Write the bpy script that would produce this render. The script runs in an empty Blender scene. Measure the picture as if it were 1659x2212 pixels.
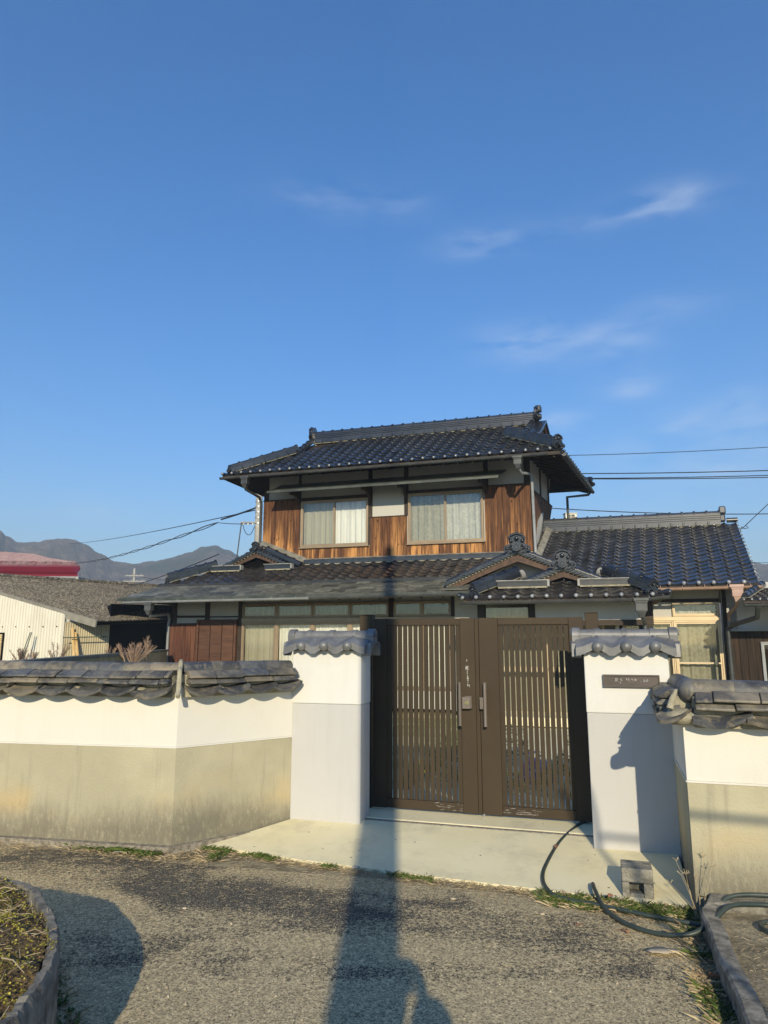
import bpy, bmesh, math, random
from mathutils import Vector, Matrix, noise
random.seed(7)
R = math.radians
sc = bpy.context.scene

# ------------------------------------------------------------------ camera
cd = bpy.data.cameras.new('camera'); cam = bpy.data.objects.new('camera', cd)
sc.collection.objects.link(cam); sc.camera = cam
CAMH = 1.62
cam.location = (0, 0, CAMH); cam.rotation_euler = (R(90 + 10.5), 0, 0)
cd.sensor_fit = 'VERTICAL'; cd.sensor_height = 24; cd.lens = 24 / 2 * 1500 / 1106
cd.clip_start = 0.03; cd.clip_end = 6000

# ------------------------------------------------------------------ light
SUN_EL, SUN_AZ = 22.4, 1.0           # azimuth of travel: degrees east of +Y
SKY_STR, SUN_STR, EXPOSURE = 0.13, 5.0, 0.42
world = bpy.data.worlds.new('World'); sc.world = world; world.use_nodes = True
wt = world.node_tree; wn = wt.nodes; wn.clear()
def W(t, **k):
    n = wn.new(t)
    for a, b in k.items(): setattr(n, a, b)
    return n
wout = W('ShaderNodeOutputWorld'); wbg = W('ShaderNodeBackground'); wsky = W('ShaderNodeTexSky')
wsky.sky_type = 'NISHITA'; wsky.sun_disc = False
wsky.sun_elevation = R(SUN_EL); wsky.sun_rotation = R(180 + SUN_AZ)
wsky.altitude = 100; wsky.air_density = 1.2; wsky.dust_density = 0.1; wsky.ozone_density = 5.0
wbg.inputs[1].default_value = SKY_STR
wt.links.new(wbg.outputs[0], wout.inputs[0])
# thin clouds, each a soft patch of the sky by direction
wtc = W('ShaderNodeTexCoord')
def wm(op, a, b=None, c=None, vec=False):
    n = W('ShaderNodeVectorMath' if vec else 'ShaderNodeMath', operation=op)
    for i, x in enumerate((a, b, c)):
        if x is None: continue
        if isinstance(x, bpy.types.NodeSocket): wt.links.new(x, n.inputs[i])
        else: n.inputs[i].default_value = x
    if vec and op in ('DOT_PRODUCT', 'LENGTH'): return n.outputs['Value']
    return n.outputs[0]
def direction(az, el):
    return Vector((math.sin(R(az)) * math.cos(R(el)), math.cos(R(az)) * math.cos(R(el)), math.sin(R(el))))
wmap = W('ShaderNodeMapping'); wmap.inputs['Scale'].default_value = (6, 6, 20)
wt.links.new(wtc.outputs['Generated'], wmap.inputs[0])
wno = W('ShaderNodeTexNoise'); wno.inputs['Scale'].default_value = 1.6; wno.inputs['Detail'].default_value = 6
wno.inputs['Roughness'].default_value = .55; wno.inputs['Distortion'].default_value = .25
wt.links.new(wmap.outputs[0], wno.inputs[0])
CLK = (.7, .85)
clouds = [  # azimuth, elevation, half width, half height, strength (degrees)
    (-5.5, 35, 5, 1.6, .20), (1.5, 34.4, 3, 1.4, .15), (9.5, 31.4, 4.5, 1.2, .35), (24, 32.2, 4, 1.2, .42), (19, 31.8, 4, 1.0, .18),
    (12.5, 23.8, 4.5, 1.5, .62), (19.5, 22.8, 3.8, 2.0, .28), (23, 24.8, 5, 1.3, .16), (20.8, 19.4, 3, .9, .38), (14.8, 17.4, 3.2, .8, .40),
    (28, 16.6, 5.5, 1.6, .40), (24, 14.6, 8, 1.6, .30), (27, 12.4, 9, 1.6, .25), (-24, 9.6, 6, 1.2, .14), (21, 9.0, 8, 1.4, .2)]
acc = None
for az, el, hw, hh, st in clouds:
    hw *= CLK[1]; st *= CLK[0]
    d = direction(az, el); ax = Vector((math.cos(R(az)), -math.sin(R(az)), 0)); up = ax.cross(d)
    x = wm('MULTIPLY', wm('DOT_PRODUCT', wtc.outputs['Generated'], tuple(ax), vec=True), 1 / math.sin(R(hw)))
    y = wm('DOT_PRODUCT', wtc.outputs['Generated'], tuple(up), vec=True)
    y = wm('MULTIPLY', y, 1 / math.sin(R(hh)))
    r2 = wm('ADD', wm('MULTIPLY', x, x), wm('MULTIPLY', y, y))
    front = wm('GREATER_THAN', wm('DOT_PRODUCT', wtc.outputs['Generated'], tuple(d), vec=True), 0.2)
    g = wm('MULTIPLY', wm('MULTIPLY', wm('POWER', 2.718, wm('MULTIPLY', r2, -1.3)), st), front)
    acc = g if acc is None else wm('ADD', acc, g)
nf = wm('MULTIPLY_ADD', wno.outputs[0], 4.2, -1.55)
nf = wm('MAXIMUM', nf, 0.0)
cf = wm('MINIMUM', wm('MULTIPLY', acc, nf), .8)
wmix = W('ShaderNodeMixRGB'); wmix.inputs[2].default_value = (5.2, 5.7, 6.4, 1)
whs = W('ShaderNodeHueSaturation'); whs.inputs['Hue'].default_value = .507; whs.inputs['Saturation'].default_value = 1.3; whs.inputs['Value'].default_value = 1.04
wt.links.new(wsky.outputs[0], whs.inputs['Color'])
wt.links.new(cf, wmix.inputs[0]); wt.links.new(whs.outputs[0], wmix.inputs[1]); wt.links.new(wmix.outputs[0], wbg.inputs[0])

sl = bpy.data.lights.new('sun', 'SUN'); sl.energy = SUN_STR; sl.angle = R(.53); sl.color = (1, .865, .61)
sun = bpy.data.objects.new('sun', sl); sc.collection.objects.link(sun)
sd = Vector((math.sin(R(SUN_AZ)) * math.cos(R(SUN_EL)), math.cos(R(SUN_AZ)) * math.cos(R(SUN_EL)), -math.sin(R(SUN_EL))))
sun.rotation_euler = sd.to_track_quat('-Z', 'Y').to_euler(); sun.location = (0, -20, 12)
vs = sc.view_settings; vs.view_transform = 'Standard'; vs.look = 'None'; vs.exposure = EXPOSURE; vs.gamma = 1; vs.use_curve_mapping = False
sc.cycles.max_bounces = 6; sc.cycles.transparent_max_bounces = 12; sc.cycles.volume_bounces = 0

# ------------------------------------------------------------------ materials
def px(x, y, Y_):      # a measured direction of the photograph at forward distance Y_
    a = (x - 829.5) / 1500; b = -(y - 1106) / 1500; p = R(10.5); f = math.cos(p) - b * math.sin(p); t = Y_ / f
    return (a * t, Y_, CAMH + (math.sin(p) + b * math.cos(p)) * t)
class NT:
    def __init__(s, name):
        s.m = bpy.data.materials.new(name); s.m.use_nodes = True; s.t = s.m.node_tree
        s.b = s.t.nodes['Principled BSDF']; s.tc = None
    def n(s, t, **k):
        x = s.t.nodes.new(t)
        for a, b in k.items(): setattr(x, a, b)
        return x
    def l(s, a, b): s.t.links.new(a, b)
    def put(s, sock, v):
        if isinstance(v, bpy.types.NodeSocket): s.l(v, sock)
        elif isinstance(v, (tuple, list)) and len(v) == 3 and sock.type == 'RGBA': sock.default_value = (*v, 1)
        else: sock.default_value = v
    def co(s, scale=(1, 1, 1), kind='Object', off=None):
        if s.tc is None: s.tc = s.n('ShaderNodeTexCoord'); s.oi = s.n('ShaderNodeObjectInfo')
        m = s.n('ShaderNodeMapping'); m.inputs['Scale'].default_value = scale if not isinstance(scale, (int, float)) else (scale,) * 3
        s.l(s.tc.outputs[kind], m.inputs[0])
        if off is not None:
            v = s.n('ShaderNodeCombineXYZ'); 
            for i in range(3): s.l(s.math('MULTIPLY', s.oi.outputs['Random'], off * (i + 1)), v.inputs[i])
            s.l(v.outputs[0], m.inputs['Location'])
        return m.outputs[0]
    def noise(s, scale=5, detail=3, rough=.5, dist=0, sc3=(1, 1, 1), kind='Object', off=None, col=False):
        x = s.n('ShaderNodeTexNoise'); x.inputs['Scale'].default_value = scale; x.inputs['Detail'].default_value = detail
        x.inputs['Roughness'].default_value = rough; x.inputs['Distortion'].default_value = dist
        s.l(s.co(sc3, kind, off), x.inputs['Vector']); return x.outputs[1 if col else 0]
    def voro(s, scale, feat='F1', sc3=(1, 1, 1), out='Distance', rnd=1):
        x = s.n('ShaderNodeTexVoronoi'); x.feature = feat; x.inputs['Scale'].default_value = scale; x.inputs['Randomness'].default_value = rnd
        s.l(s.co(sc3), x.inputs['Vector']); return x.outputs[out]
    def math(s, op, a, b=None, c=None, clamp=False):
        x = s.n('ShaderNodeMath', operation=op); x.use_clamp = clamp
        for i, v in enumerate((a, b, c)):
            if v is not None: s.put(x.inputs[i], v)
        return x.outputs[0]
    def ramp(s, f, a, b, lo=0., hi=1.):
        x = s.n('ShaderNodeMapRange'); x.interpolation_type = 'SMOOTHSTEP'
        s.l(f, x.inputs[0]); x.inputs[1].default_value = a; x.inputs[2].default_value = b; x.inputs[3].default_value = lo; x.inputs[4].default_value = hi
        return x.outputs[0]
    def mix(s, f, a, b, mode='MIX'):
        x = s.n('ShaderNodeMixRGB', blend_type=mode); s.put(x.inputs[0], f); s.put(x.inputs[1], a); s.put(x.inputs[2], b); return x.outputs[0]
    def sep(s, kind='Object'):
        x = s.n('ShaderNodeSeparateXYZ'); s.l(s.co(1, kind), x.inputs[0]); return x.outputs
    def bump(s, h, strength=.3, dist=.01):
        x = s.n('ShaderNodeBump'); x.inputs['Strength'].default_value = strength; x.inputs['Distance'].default_value = dist
        s.l(h, x.inputs['Height'])
        if s.b.inputs['Normal'].is_linked: s.l(s.b.inputs['Normal'].links[0].from_socket, x.inputs['Normal'])
        s.l(x.outputs[0], s.b.inputs['Normal'])
    def fin(s, color=None, rough=None, metal=None, spec=None):
        if color is not None: s.put(s.b.inputs['Base Color'], color)
        if rough is not None: s.put(s.b.inputs['Roughness'], rough)
        if metal is not None: s.put(s.b.inputs['Metallic'], metal)
        if spec is not None: s.put(s.b.inputs['Specular IOR Level'], spec)
        return s.m

def simple(name, c1, c2, scale=6, rough=.6, bscale=60, bump=.15, metal=0, sc3=(1, 1, 1), rand=.15, spec=.5, dist=.005):
    t = NT(name); f = t.ramp(t.noise(scale, 5, .6, sc3=sc3, off=7), .3, .7); c = t.mix(f, c1, c2)
    k = t.math('MULTIPLY_ADD', t.oi.outputs['Random'], rand * 2, 1 - rand)
    g = t.n('ShaderNodeVectorMath', operation='SCALE'); t.l(c, g.inputs[0]); t.l(k, g.inputs['Scale'])
    if bump: t.bump(t.noise(bscale, 3, .6, sc3=sc3), bump, dist)
    return t.fin(g.outputs[0], rough, metal, spec)

M = {}
M['white'] = None
def plaster(name, base, dirt, streak=.25):
    t = NT(name); n1 = t.ramp(t.noise(1.6, 4, .6), .45, .8); n2 = t.ramp(t.noise(3, 5, .65, sc3=(3, 3, .35)), .5, .78)
    n3 = t.ramp(t.noise(1.0, 6, .7, sc3=(22, 22, .7)), .56, .72)
    c = t.mix(t.math('MULTIPLY', n1, .35), base, dirt); c = t.mix(t.math('MULTIPLY', n3, streak * .9), c, dirt); c = t.mix(t.math('MULTIPLY', n2, streak), c, dirt)
    t.bump(t.noise(90, 4, .6), .35, .004); t.bump(t.noise(9, 3, .5), .15, .01)
    return t.fin(c, .88, 0, .25)
M['plaster'] = plaster('white_wall_plaster', (.685, .665, .60), (.52, .47, .37), .14)
M['plaster_pillar'] = plaster('pillar_plaster', (.665, .66, .63), (.50, .48, .42), .18)
M['plaster_house'] = plaster('house_plaster', (.50, .49, .46), (.36, .34, .30), .2)
M['plaster_grey'] = plaster('light_grey_plaster', (.505, .50, .49), (.39, .38, .35), .18)
def lower_wall():
    t = NT('khaki_render'); p = t.sep()
    z = p[2]
    base = t.mix(t.ramp(t.noise(1.1, 4, .6), .35, .7), (.40, .37, .26), (.52, .48, .335))
    base = t.mix(t.math('MULTIPLY', t.ramp(t.noise(3, 5, .6, sc3=(5, 5, .25)), .52, .75), .38), base, (.20, .19, .15))
    ochre = t.math('MULTIPLY', t.ramp(t.noise(1.4, 3, .5), .45, .65), t.math('MULTIPLY', t.ramp(z, .15, .3), t.ramp(z, .62, .35)))
    base = t.mix(t.math('MULTIPLY', ochre, .55), base, (.55, .39, .18))
    wob = t.math('ADD', t.math('MULTIPLY', t.math('SUBTRACT', t.noise(1.3, 3, .5, sc3=(1, 1, .2)), .5), .55), t.math('MULTIPLY', t.math('SUBTRACT', t.noise(4, 8, .8, sc3=(9, 9, 2.2)), .5), .30))
    zz = t.math('ADD', z, wob)
    g = t.ramp(zz, .40, .10); g = t.math('MULTIPLY', g, t.ramp(t.noise(14, 6, .8, sc3=(2, 2, .8)), .22, .52))
    base = t.mix(t.math('MULTIPLY', g, .72), base, (.125, .115, .09))
    t.bump(t.noise(75, 5, .7), .8, .006); t.bump(t.noise(12, 4, .6), .2, .01)
    return t.fin(base, .92, 0, .2)
M['khaki'] = lower_wall()
def dark_wood(name, dark, mid, light, pale_mix=.5, zlo=None, zhi=None):
    """vertical weathered boards: grain runs along z"""
    t = NT(name)
    g = t.noise(1.0, 6, .65, .4, sc3=(26, 26, 1.3), off=31)
    g2 = t.noise(1.0, 3, .5, .2, sc3=(5, 5, .5), off=17)
    c = t.mix(t.ramp(g, .35, .62), dark, mid)
    f = t.math('MULTIPLY', t.ramp(g2, .42, .6), t.ramp(g, .34, .56))
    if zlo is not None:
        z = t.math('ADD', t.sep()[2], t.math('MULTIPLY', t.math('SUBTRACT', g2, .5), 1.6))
        f = t.math('MULTIPLY', t.math('MULTIPLY', f, t.ramp(z, zhi, zlo)), pale_mix * 1.6, clamp=True)  # paler wood mixed in more towards the bottom
    else: f = t.math('MULTIPLY', f, pale_mix)
    f = t.math('MULTIPLY', f, t.math('MULTIPLY_ADD', t.oi.outputs['Random'], .55, .6), clamp=True)
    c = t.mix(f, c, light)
    kn = t.n('ShaderNodeTexVoronoi'); kn.inputs['Scale'].default_value = 1; t.l(t.co((9, 9, 3.4), 'Object', 23), kn.inputs['Vector'])
    c = t.mix(t.ramp(kn.outputs['Distance'], .16, .08), c, (.022, .011, .006))
    t.bump(g, .5, .004)
    return t.fin(c, .72, 0, .25)
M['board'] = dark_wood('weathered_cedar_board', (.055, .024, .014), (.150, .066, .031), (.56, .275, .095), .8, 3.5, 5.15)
M['board_low'] = dark_wood('brown_cedar_board', (.05, .02, .013), (.11, .045, .028), (.25, .12, .07), .35)
M['board_dark'] = dark_wood('blackened_board', (.014, .010, .008), (.03, .02, .014), (.075, .04, .022), .5)
M['beam'] = simple('dark_timber', (.022, .015, .011), (.05, .033, .022), 3, .7, 30, .2, sc3=(1, 1, 1))
M['bargeboard'] = simple('brown_timber', (.042, .022, .014), (.095, .052, .033), 2, .65, 40, .2, sc3=(6, 1, 6))
M['shutter'] = simple('brown_shutter_wood', (.06, .024, .012), (.11, .05, .026), 2, .6, 30, .25, sc3=(1, 1, 9))
def glazed(name, c1, c2, rough=.22, rand=.25, coat=.6, dirt=.0):
    t = NT(name); f = t.ramp(t.noise(3.5, 4, .6, off=9), .35, .7); c = t.mix(f, c1, c2)
    k = t.math('MULTIPLY_ADD', t.oi.outputs['Random'], rand * 2, 1 - rand)
    g = t.n('ShaderNodeVectorMath', operation='SCALE'); t.l(c, g.inputs[0]); t.l(k, g.inputs['Scale'])
    rr = t.math('MULTIPLY_ADD', t.noise(8, 4, .7, off=5), .3, rough - .1)
    t.bump(t.noise(30, 3, .6), .08, .004)
    m = t.fin(g.outputs[0], rr, .0, .55)
    t.b.inputs['Coat Weight'].default_value = coat; t.b.inputs['Coat Roughness'].default_value = .18
    return m
M['tile'] = glazed('blue_black_glazed_tile', (.012, .014, .019), (.028, .031, .040), .30, .4, .6)
M['tile_old'] = glazed('brown_black_glazed_tile', (.020, .019, .021), (.046, .041, .038), .34, .4, .5)
M['tile_wing'] = glazed('slate_blue_glazed_tile', (.022, .024, .030), (.046, .048, .058), .32, .35, .55)
M['knob'] = glazed('silver_black_tile_end', (.19, .20, .215), (.29, .30, .31), .2, .2, .8)
M['ibushi'] = simple('silver_grey_smoked_tile', (.135, .137, .14), (.215, .216, .216), 7, .45, 140, .12, .22, rand=.12)
def oldtile():
    t = NT('weathered_wall_tile')
    c = t.mix(t.ramp(t.noise(4, 5, .65, off=13), .38, .62), (.052, .054, .058), (.145, .138, .122))
    r = t.n('ShaderNodeValToRGB'); t.l(t.oi.outputs['Random'], r.inputs[0])
    e = r.color_ramp.elements; e[0].color = (.75, .85, 1.05, 1); e[1].color = (2.3, 2.0, 1.55, 1); e.new(.55).color = (1, 1, 1, 1); e.new(.75).color = (1.3, 1.2, 1.0, 1)
    c = t.mix(.8, c, r.outputs[0], 'MULTIPLY')
    c = t.mix(t.math('MULTIPLY', t.ramp(t.noise(14, 6, .75, off=4), .52, .64), .6), c, (.26, .22, .15)); c = t.mix(t.math('MULTIPLY', t.ramp(t.noise(7, 5, .7, off=8), .55, .66), .6), c, (.03, .03, .032))
    t.bump(t.noise(40, 5, .7), .5, .004)
    return t.fin(c, t.math('MULTIPLY_ADD', t.noise(9, 3, .5), .5, .3), 0, .5)
M['oldtile'] = oldtile()
M['mortar'] = simple('old_mortar', (.27, .245, .17), (.42, .385, .28), 9, .95, 70, .9, dist=.01)
M['mortar_white'] = simple('white_mortar', (.24, .235, .22), (.42, .41, .38), 6, .9, 60, .5)
M['flash'] = simple('weathered_flashing', (.16, .155, .13), (.30, .285, .24), 5, .6, 40, .3)
M['copper'] = simple('weathered_roof_sheet', (.060, .065, .054), (.19, .18, .14), 5, .5, 40, .25, .2, sc3=(1.5, 4, 1), rand=.5)
M['awning'] = simple('green_grey_sheet_metal', (.048, .055, .048), (.10, .11, .092), 3, .45, 40, .1, .3)
M['gutter'] = simple('dark_grey_gutter', (.045, .05, .055), (.085, .09, .09), 4, .45, 30, .1, .1)
M['pipe_grey'] = simple('grey_downpipe', (.20, .22, .23), (.28, .29, .30), 4, .5, 30, .1)
M['gutter_brown'] = simple('faded_brown_gutter', (.28, .17, .12), (.40, .27, .20), 4, .6, 30, .1)
M['hopper_pink'] = simple('faded_pink_hopper', (.42, .27, .22), (.52, .36, .30), 4, .6, 30, .1)
M['alu'] = simple('bronze_aluminium', (.27, .205, .135), (.34, .26, .175), 3, .42, 30, .03, .3)
M['alu_hi'] = simple('pale_gold_aluminium', (.50, .39, .25), (.57, .46, .30), 3, .42, 30, .03, .3)
M['gate'] = simple('brown_gate_aluminium', (.046, .032, .019), (.055, .039, .022), 2, .58, 200, .03, 0, rand=.06, spec=.25)
M['gate_in'] = simple('brown_gate_slat', (.042, .030, .018), (.051, .037, .021), 2, .58, 200, .03, 0, rand=.08, spec=.25)
M['handle'] = simple('taupe_metal_handle', (.16, .135, .115), (.20, .17, .145), 3, .4, 90, .03, .3)
M['brass'] = simple('brass_lock', (.55, .50, .20), (.6, .55, .3), 3, .3, 90, 0, .8)
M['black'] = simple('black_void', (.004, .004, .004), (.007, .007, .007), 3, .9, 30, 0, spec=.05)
M['interior'] = simple('dark_interior', (.02, .018, .016), (.035, .03, .027), 3, .9, 30, 0)
M['cable'] = simple('black_cable', (.015, .015, .018), (.025, .025, .03), 3, .5, 30, 0)
M['pole'] = simple('grey_concrete_pole', (.30, .29, .27), (.42, .41, .38), 4, .85, 60, .3)
M['steel'] = simple('galvanised_steel', (.42, .44, .45), (.55, .57, .58), 6, .4, 60, .05, .6)
M['porcelain'] = simple('white_porcelain', (.75, .75, .72), (.8, .8, .78), 3, .3, 30, 0)
M['creamunit'] = simple('cream_plastic', (.68, .66, .54), (.74, .72, .6), 3, .5, 30, 0)
M['plate'] = simple('dark_bronze_nameplate', (.075, .062, .055), (.105, .088, .078), 9, .45, 90, .1, .35)
M['faded'] = simple('faded_white_lettering', (.45, .43, .40), (.66, .64, .60), 40, .8, 90, 0)
M['hose'] = simple('dark_green_rubber_hose', (.022, .034, .031), (.042, .058, .052), 8, .45, 60, .1)
M['block'] = simple('rough_concrete_block', (.15, .14, .115), (.34, .32, .26), 16, .95, 60, 1, dist=.015)
M['edge'] = simple('weathered_concrete_edge', (.085, .08, .066), (.27, .25, .205), 14, .95, 70, .8, dist=.006)
M['blockwall'] = simple('mossy_block', (.13, .14, .125), (.22, .225, .20), 4, .95, 50, .8, rand=.3)
M['leaf_dry'] = simple('dry_leaf_brown', (.24, .11, .06), (.36, .18, .1), 20, .8, 60, .3)
M['leaf_pale'] = simple('dry_leaf_pale', (.50, .42, .29), (.62, .54, .40), 20, .8, 60, .3)
M['straw'] = simple('dry_straw', (.32, .25, .15), (.55, .45, .28), 3, .85, 30, 0, rand=.2)
M['reed'] = simple('dry_reed_plume', (.26, .17, .12), (.38, .27, .19), 3, .9, 30, 0, rand=.2)
def foliage(name, c1, c2):
    t = NT(name); g = t.n('ShaderNodeNewGeometry')
    r = t.n('ShaderNodeMixRGB'); t.put(r.inputs[1], c1); t.put(r.inputs[2], c2); t.l(g.outputs['Random Per Island'], r.inputs[0])
    m = t.fin(r.outputs[0], .6, 0, .3); t.b.inputs['Transmission Weight'].default_value = 0; return m
M['grass'] = foliage('green_grass', (.045, .085, .018), (.13, .17, .04))
M['strawi'] = foliage('straw_litter', (.28, .21, .12), (.52, .43, .27))
M['moss'] = foliage('moss_and_sedum', (.17, .15, .03), (.50, .44, .07))
M['moss_b'] = foliage('dry_brown_moss', (.12, .075, .035), (.30, .20, .09))
M['pebble'] = foliage('sand_pebbles', (.20, .18, .14), (.50, .44, .32))
M['flower'] = foliage('purple_flowers', (.28, .12, .38), (.55, .35, .6))
M['shirt'] = simple('dark_jacket', (.03, .035, .05), (.05, .055, .07), 6, .9, 60, .2)
M['trousers'] = simple('grey_trousers', (.06, .06, .07), (.08, .08, .09), 6, .9, 60, .2)
M['skin'] = simple('skin', (.55, .34, .24), (.6, .38, .27), 6, .6, 60, .1)
M['hair'] = simple('black_hair', (.012, .01, .01), (.02, .018, .016), 6, .5, 60, .2)
M['warm_wall'] = simple('cream_corrugated_sheet', (.55, .52, .42), (.64, .61, .51), 2, .55, 30, .05, sc3=(1, 1, .3))
M['yellow_wall'] = simple('yellowed_corrugated_sheet', (.40, .35, .23), (.50, .44, .30), 2, .6, 30, .05)
M['shutter_metal'] = simple('yellow_roller_shutter', (.56, .43, .20), (.64, .50, .26), 3, .55, 30, .05)
def oldroof():
    t = NT('lichen_cement_roof'); n = t.ramp(t.noise(9, 6, .75, sc3=(1, 1, 1)), .47, .6)
    c = t.mix(t.ramp(t.noise(.8, 4, .6), .3, .7), (.060, .052, .040), (.115, .10, .075)); c = t.mix(n, c, (.30, .26, .19))
    t.bump(t.noise(9, 4, .7), .5, .03); return t.fin(c, .95, 0, .2)
M['oldroof'] = oldroof()
def redroof():
    t = NT('faded_red_sheet_roof'); p = t.sep(); n = t.noise(2.2, 6, .75)
    f = t.math('MULTIPLY', t.ramp(n, .30, .5), t.ramp(p[2], 5.35, 5.6))
    c = t.mix(f, (.36, .045, .085), (.58, .40, .37)); c = t.mix(t.math('MULTIPLY', f, t.ramp(t.noise(5, 5, .8), .5, .6)), c, (.16, .12, .10))
    return t.fin(c, .6, 0, .3)
M['redroof'] = redroof()
M['greysheet'] = simple('grey_corrugated_sheet', (.20, .23, .23), (.27, .30, .30), 2, .6, 30, .05)
M['verge'] = simple('grey_verge_board', (.22, .21, .17), (.32, .30, .25), 4, .9, 30, .3)
M['wood_plank'] = simple('weathered_orange_plank', (.55, .36, .13), (.62, .44, .2), 3, .7, 30, .1)
M['green_rod'] = simple('green_garden_pole', (.05, .08, .06), (.09, .12, .09), 3, .6, 30, 0)

def asphalt():
    t = NT('sand_dusted_asphalt')
    # object coordinates = world metres
    big = t.noise(.55, 4, .6, .8, sc3=(.55, 1.15, 1)); mid = t.noise(2.6, 5, .65, .3)
    sand = t.ramp(t.math('ADD', t.math('MULTIPLY', big, .75), t.math('MULTIPLY', mid, .25)), .34, .56)
    p = t.sep(); bx = t.math('ADD', p[1], t.math('MULTIPLY', p[0], .37))
    band = t.ramp(t.math('ABSOLUTE', t.math('SUBTRACT', t.math('ADD', bx, t.math('MULTIPLY', mid, .8)), 5.02)), .62, .12)
    sand = t.math('SUBTRACT', sand, t.math('MULTIPLY', band, .6), clamp=True)
    near = t.ramp(p[1], 4.3, 3.3); sand = t.math('MAXIMUM', sand, t.math('MULTIPLY', near, t.ramp(mid, .36, .6)))
    near2 = t.ramp(p[0], .9, 1.7); sand = t.math('MAXIMUM', sand, t.math('MULTIPLY', near2, t.ramp(mid, .3, .55)))
    fine = t.noise(105, 4, .8); med = t.noise(38, 5, .75)
    asp = t.mix(t.ramp(fine, .40, .64), (.035, .033, .029), (.20, .18, .14))
    spk = t.math('MULTIPLY', t.ramp(t.math('ADD', fine, t.math('MULTIPLY', sand, .10)), .585, .66), t.math('MULTIPLY_ADD', sand, .5, .5))
    asp = t.mix(spk, asp, (.58, .49, .32))
    sn = t.mix(t.ramp(med, .35, .65), (.40, .325, .19), (.66, .54, .315)); sn = t.mix(t.ramp(fine, .50, .38), sn, (.07, .065, .055))
    th = t.math('MULTIPLY_ADD', sand, -.27, .60)
    cov = t.ramp(t.math('SUBTRACT', t.math('ADD', t.math('MULTIPLY', med, .4), t.math('MULTIPLY', fine, .6)), th), -.07, .07)
    c = t.mix(cov, asp, sn)
    cl = t.n('ShaderNodeSeparateColor'); t.l(t.voro(120, out='Color'), cl.inputs[0]); cl2 = t.n('ShaderNodeSeparateColor'); t.l(t.voro(62, out='Color'), cl2.inputs[0])
    k = t.math('ADD', t.ramp(cl.outputs[0], .0, 1., .74, 1.24), t.ramp(cl2.outputs[1], .0, 1., -.08, .08))
    g = t.n('ShaderNodeVectorMath', operation='SCALE'); t.l(c, g.inputs[0]); t.l(k, g.inputs['Scale']); c = g.outputs[0]
    t.bump(fine, .5, .006); t.bump(med, .4, .01)
    return t.fin(c, .93, 0, .25)
M['asphalt'] = asphalt()
def soil():
    t = NT('dry_sandy_soil'); c = t.mix(t.ramp(t.noise(5, 6, .7), .35, .65), (.21, .175, .11), (.40, .34, .225))
    c = t.mix(t.math('MULTIPLY', t.ramp(t.noise(60, 4, .7), .5, .62), .5), c, (.10, .08, .055))
    t.bump(t.noise(70, 5, .7), .9, .01); t.bump(t.noise(9, 4, .6), .6, .03); return t.fin(c, .95, 0, .2)
M['soil'] = soil()
def concrete():
    t = NT('pale_trowelled_concrete'); c = t.mix(t.ramp(t.noise(1.8, 4, .55), .3, .7), (.76, .69, .44), (.81, .74, .50))
    v = t.voro(7.5); sz = t.noise(30, 2, .5)
    c = t.mix(t.math('MULTIPLY', t.ramp(v, .075, .05), t.ramp(t.voro(7.5, out='Color'), .45, .5)), c, (.16, .12, .085))
    c = t.mix(t.math('MULTIPLY', t.ramp(t.noise(2.2, 7, .75), .46, .72), .42), c, (.40, .36, .26)); c = t.mix(t.math('MULTIPLY', t.ramp(t.noise(30, 5, .8), .58, .72), .35), c, (.30, .26, .19))
    t.bump(t.noise(60, 4, .6), .2, .004); return t.fin(c, .8, 0, .3)
M['concrete'] = concrete()
M['gritty'] = simple('exposed_gritty_concrete', (.17, .15, .115), (.40, .36, .29), 28, .95, 120, 1, dist=.01)
M['field'] = simple('dry_field_soil', (.09, .08, .045), (.15, .13, .08), .3, .95, 3, .5)
def mossybed():
    t = NT('mossy_bed_soil'); c = t.mix(t.ramp(t.noise(8, 6, .7), .4, .6), (.10, .07, .035), (.23, .16, .08))
    c = t.mix(t.ramp(t.noise(4, 5, .7), .52, .62), c, (.20, .18, .04)); t.bump(t.noise(30, 5, .7), 1, .03); return t.fin(c, .95, 0, .2)
M['bed'] = mossybed()
def hillmat():
    t = NT('winter_wooded_slope')
    a = t.noise(.012, 4, .6); b = t.noise(.11, 5, .7)
    c = t.mix(t.ramp(b, .35, .65), (.055, .042, .032), (.15, .115, .088))
    ev = t.math('MULTIPLY', t.ramp(a, .50, .60), t.ramp(b, .38, .55))
    c = t.mix(ev, c, (.028, .042, .022))
    return t.fin(c, .95, 0, .1)
M['hill'] = hillmat()
def grasslit():
    t = NT('garden_ground'); c = t.mix(t.ramp(t.noise(3, 5, .6), .4, .6), (.45, .38, .18), (.22, .27, .07)); c = t.mix(t.ramp(t.noise(1.2, 3, .6), .5, .6), c, (.6, .5, .3))
    t.bump(t.noise(40, 4, .7), .8, .02); return t.fin(c, .95)
M['yard'] = grasslit()
def curtain(name, c1, c2, lace=False):
    t = NT(name); f = t.noise(1, 3, .5, sc3=(14, 14, .25)); c = t.mix(t.ramp(f, .3, .7), c1, c2)
    if lace:
        w = t.noise(13, 5, .7, 1.2, sc3=(1, 1, .8)); c = t.mix(t.math('MULTIPLY', t.ramp(w, .44, .6), .5), c, tuple(x * 1.3 for x in c2))
    return t.fin(c, .9, 0, .1)
M['curtain'] = curtain('white_curtain', (.62, .61, .57), (.84, .83, .79))
M['curtain_beige'] = curtain('beige_curtain', (.47, .46, .41), (.60, .585, .53))
M['curtain_lace'] = curtain('lace_curtain', (.36, .355, .31), (.50, .49, .44), True)
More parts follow.
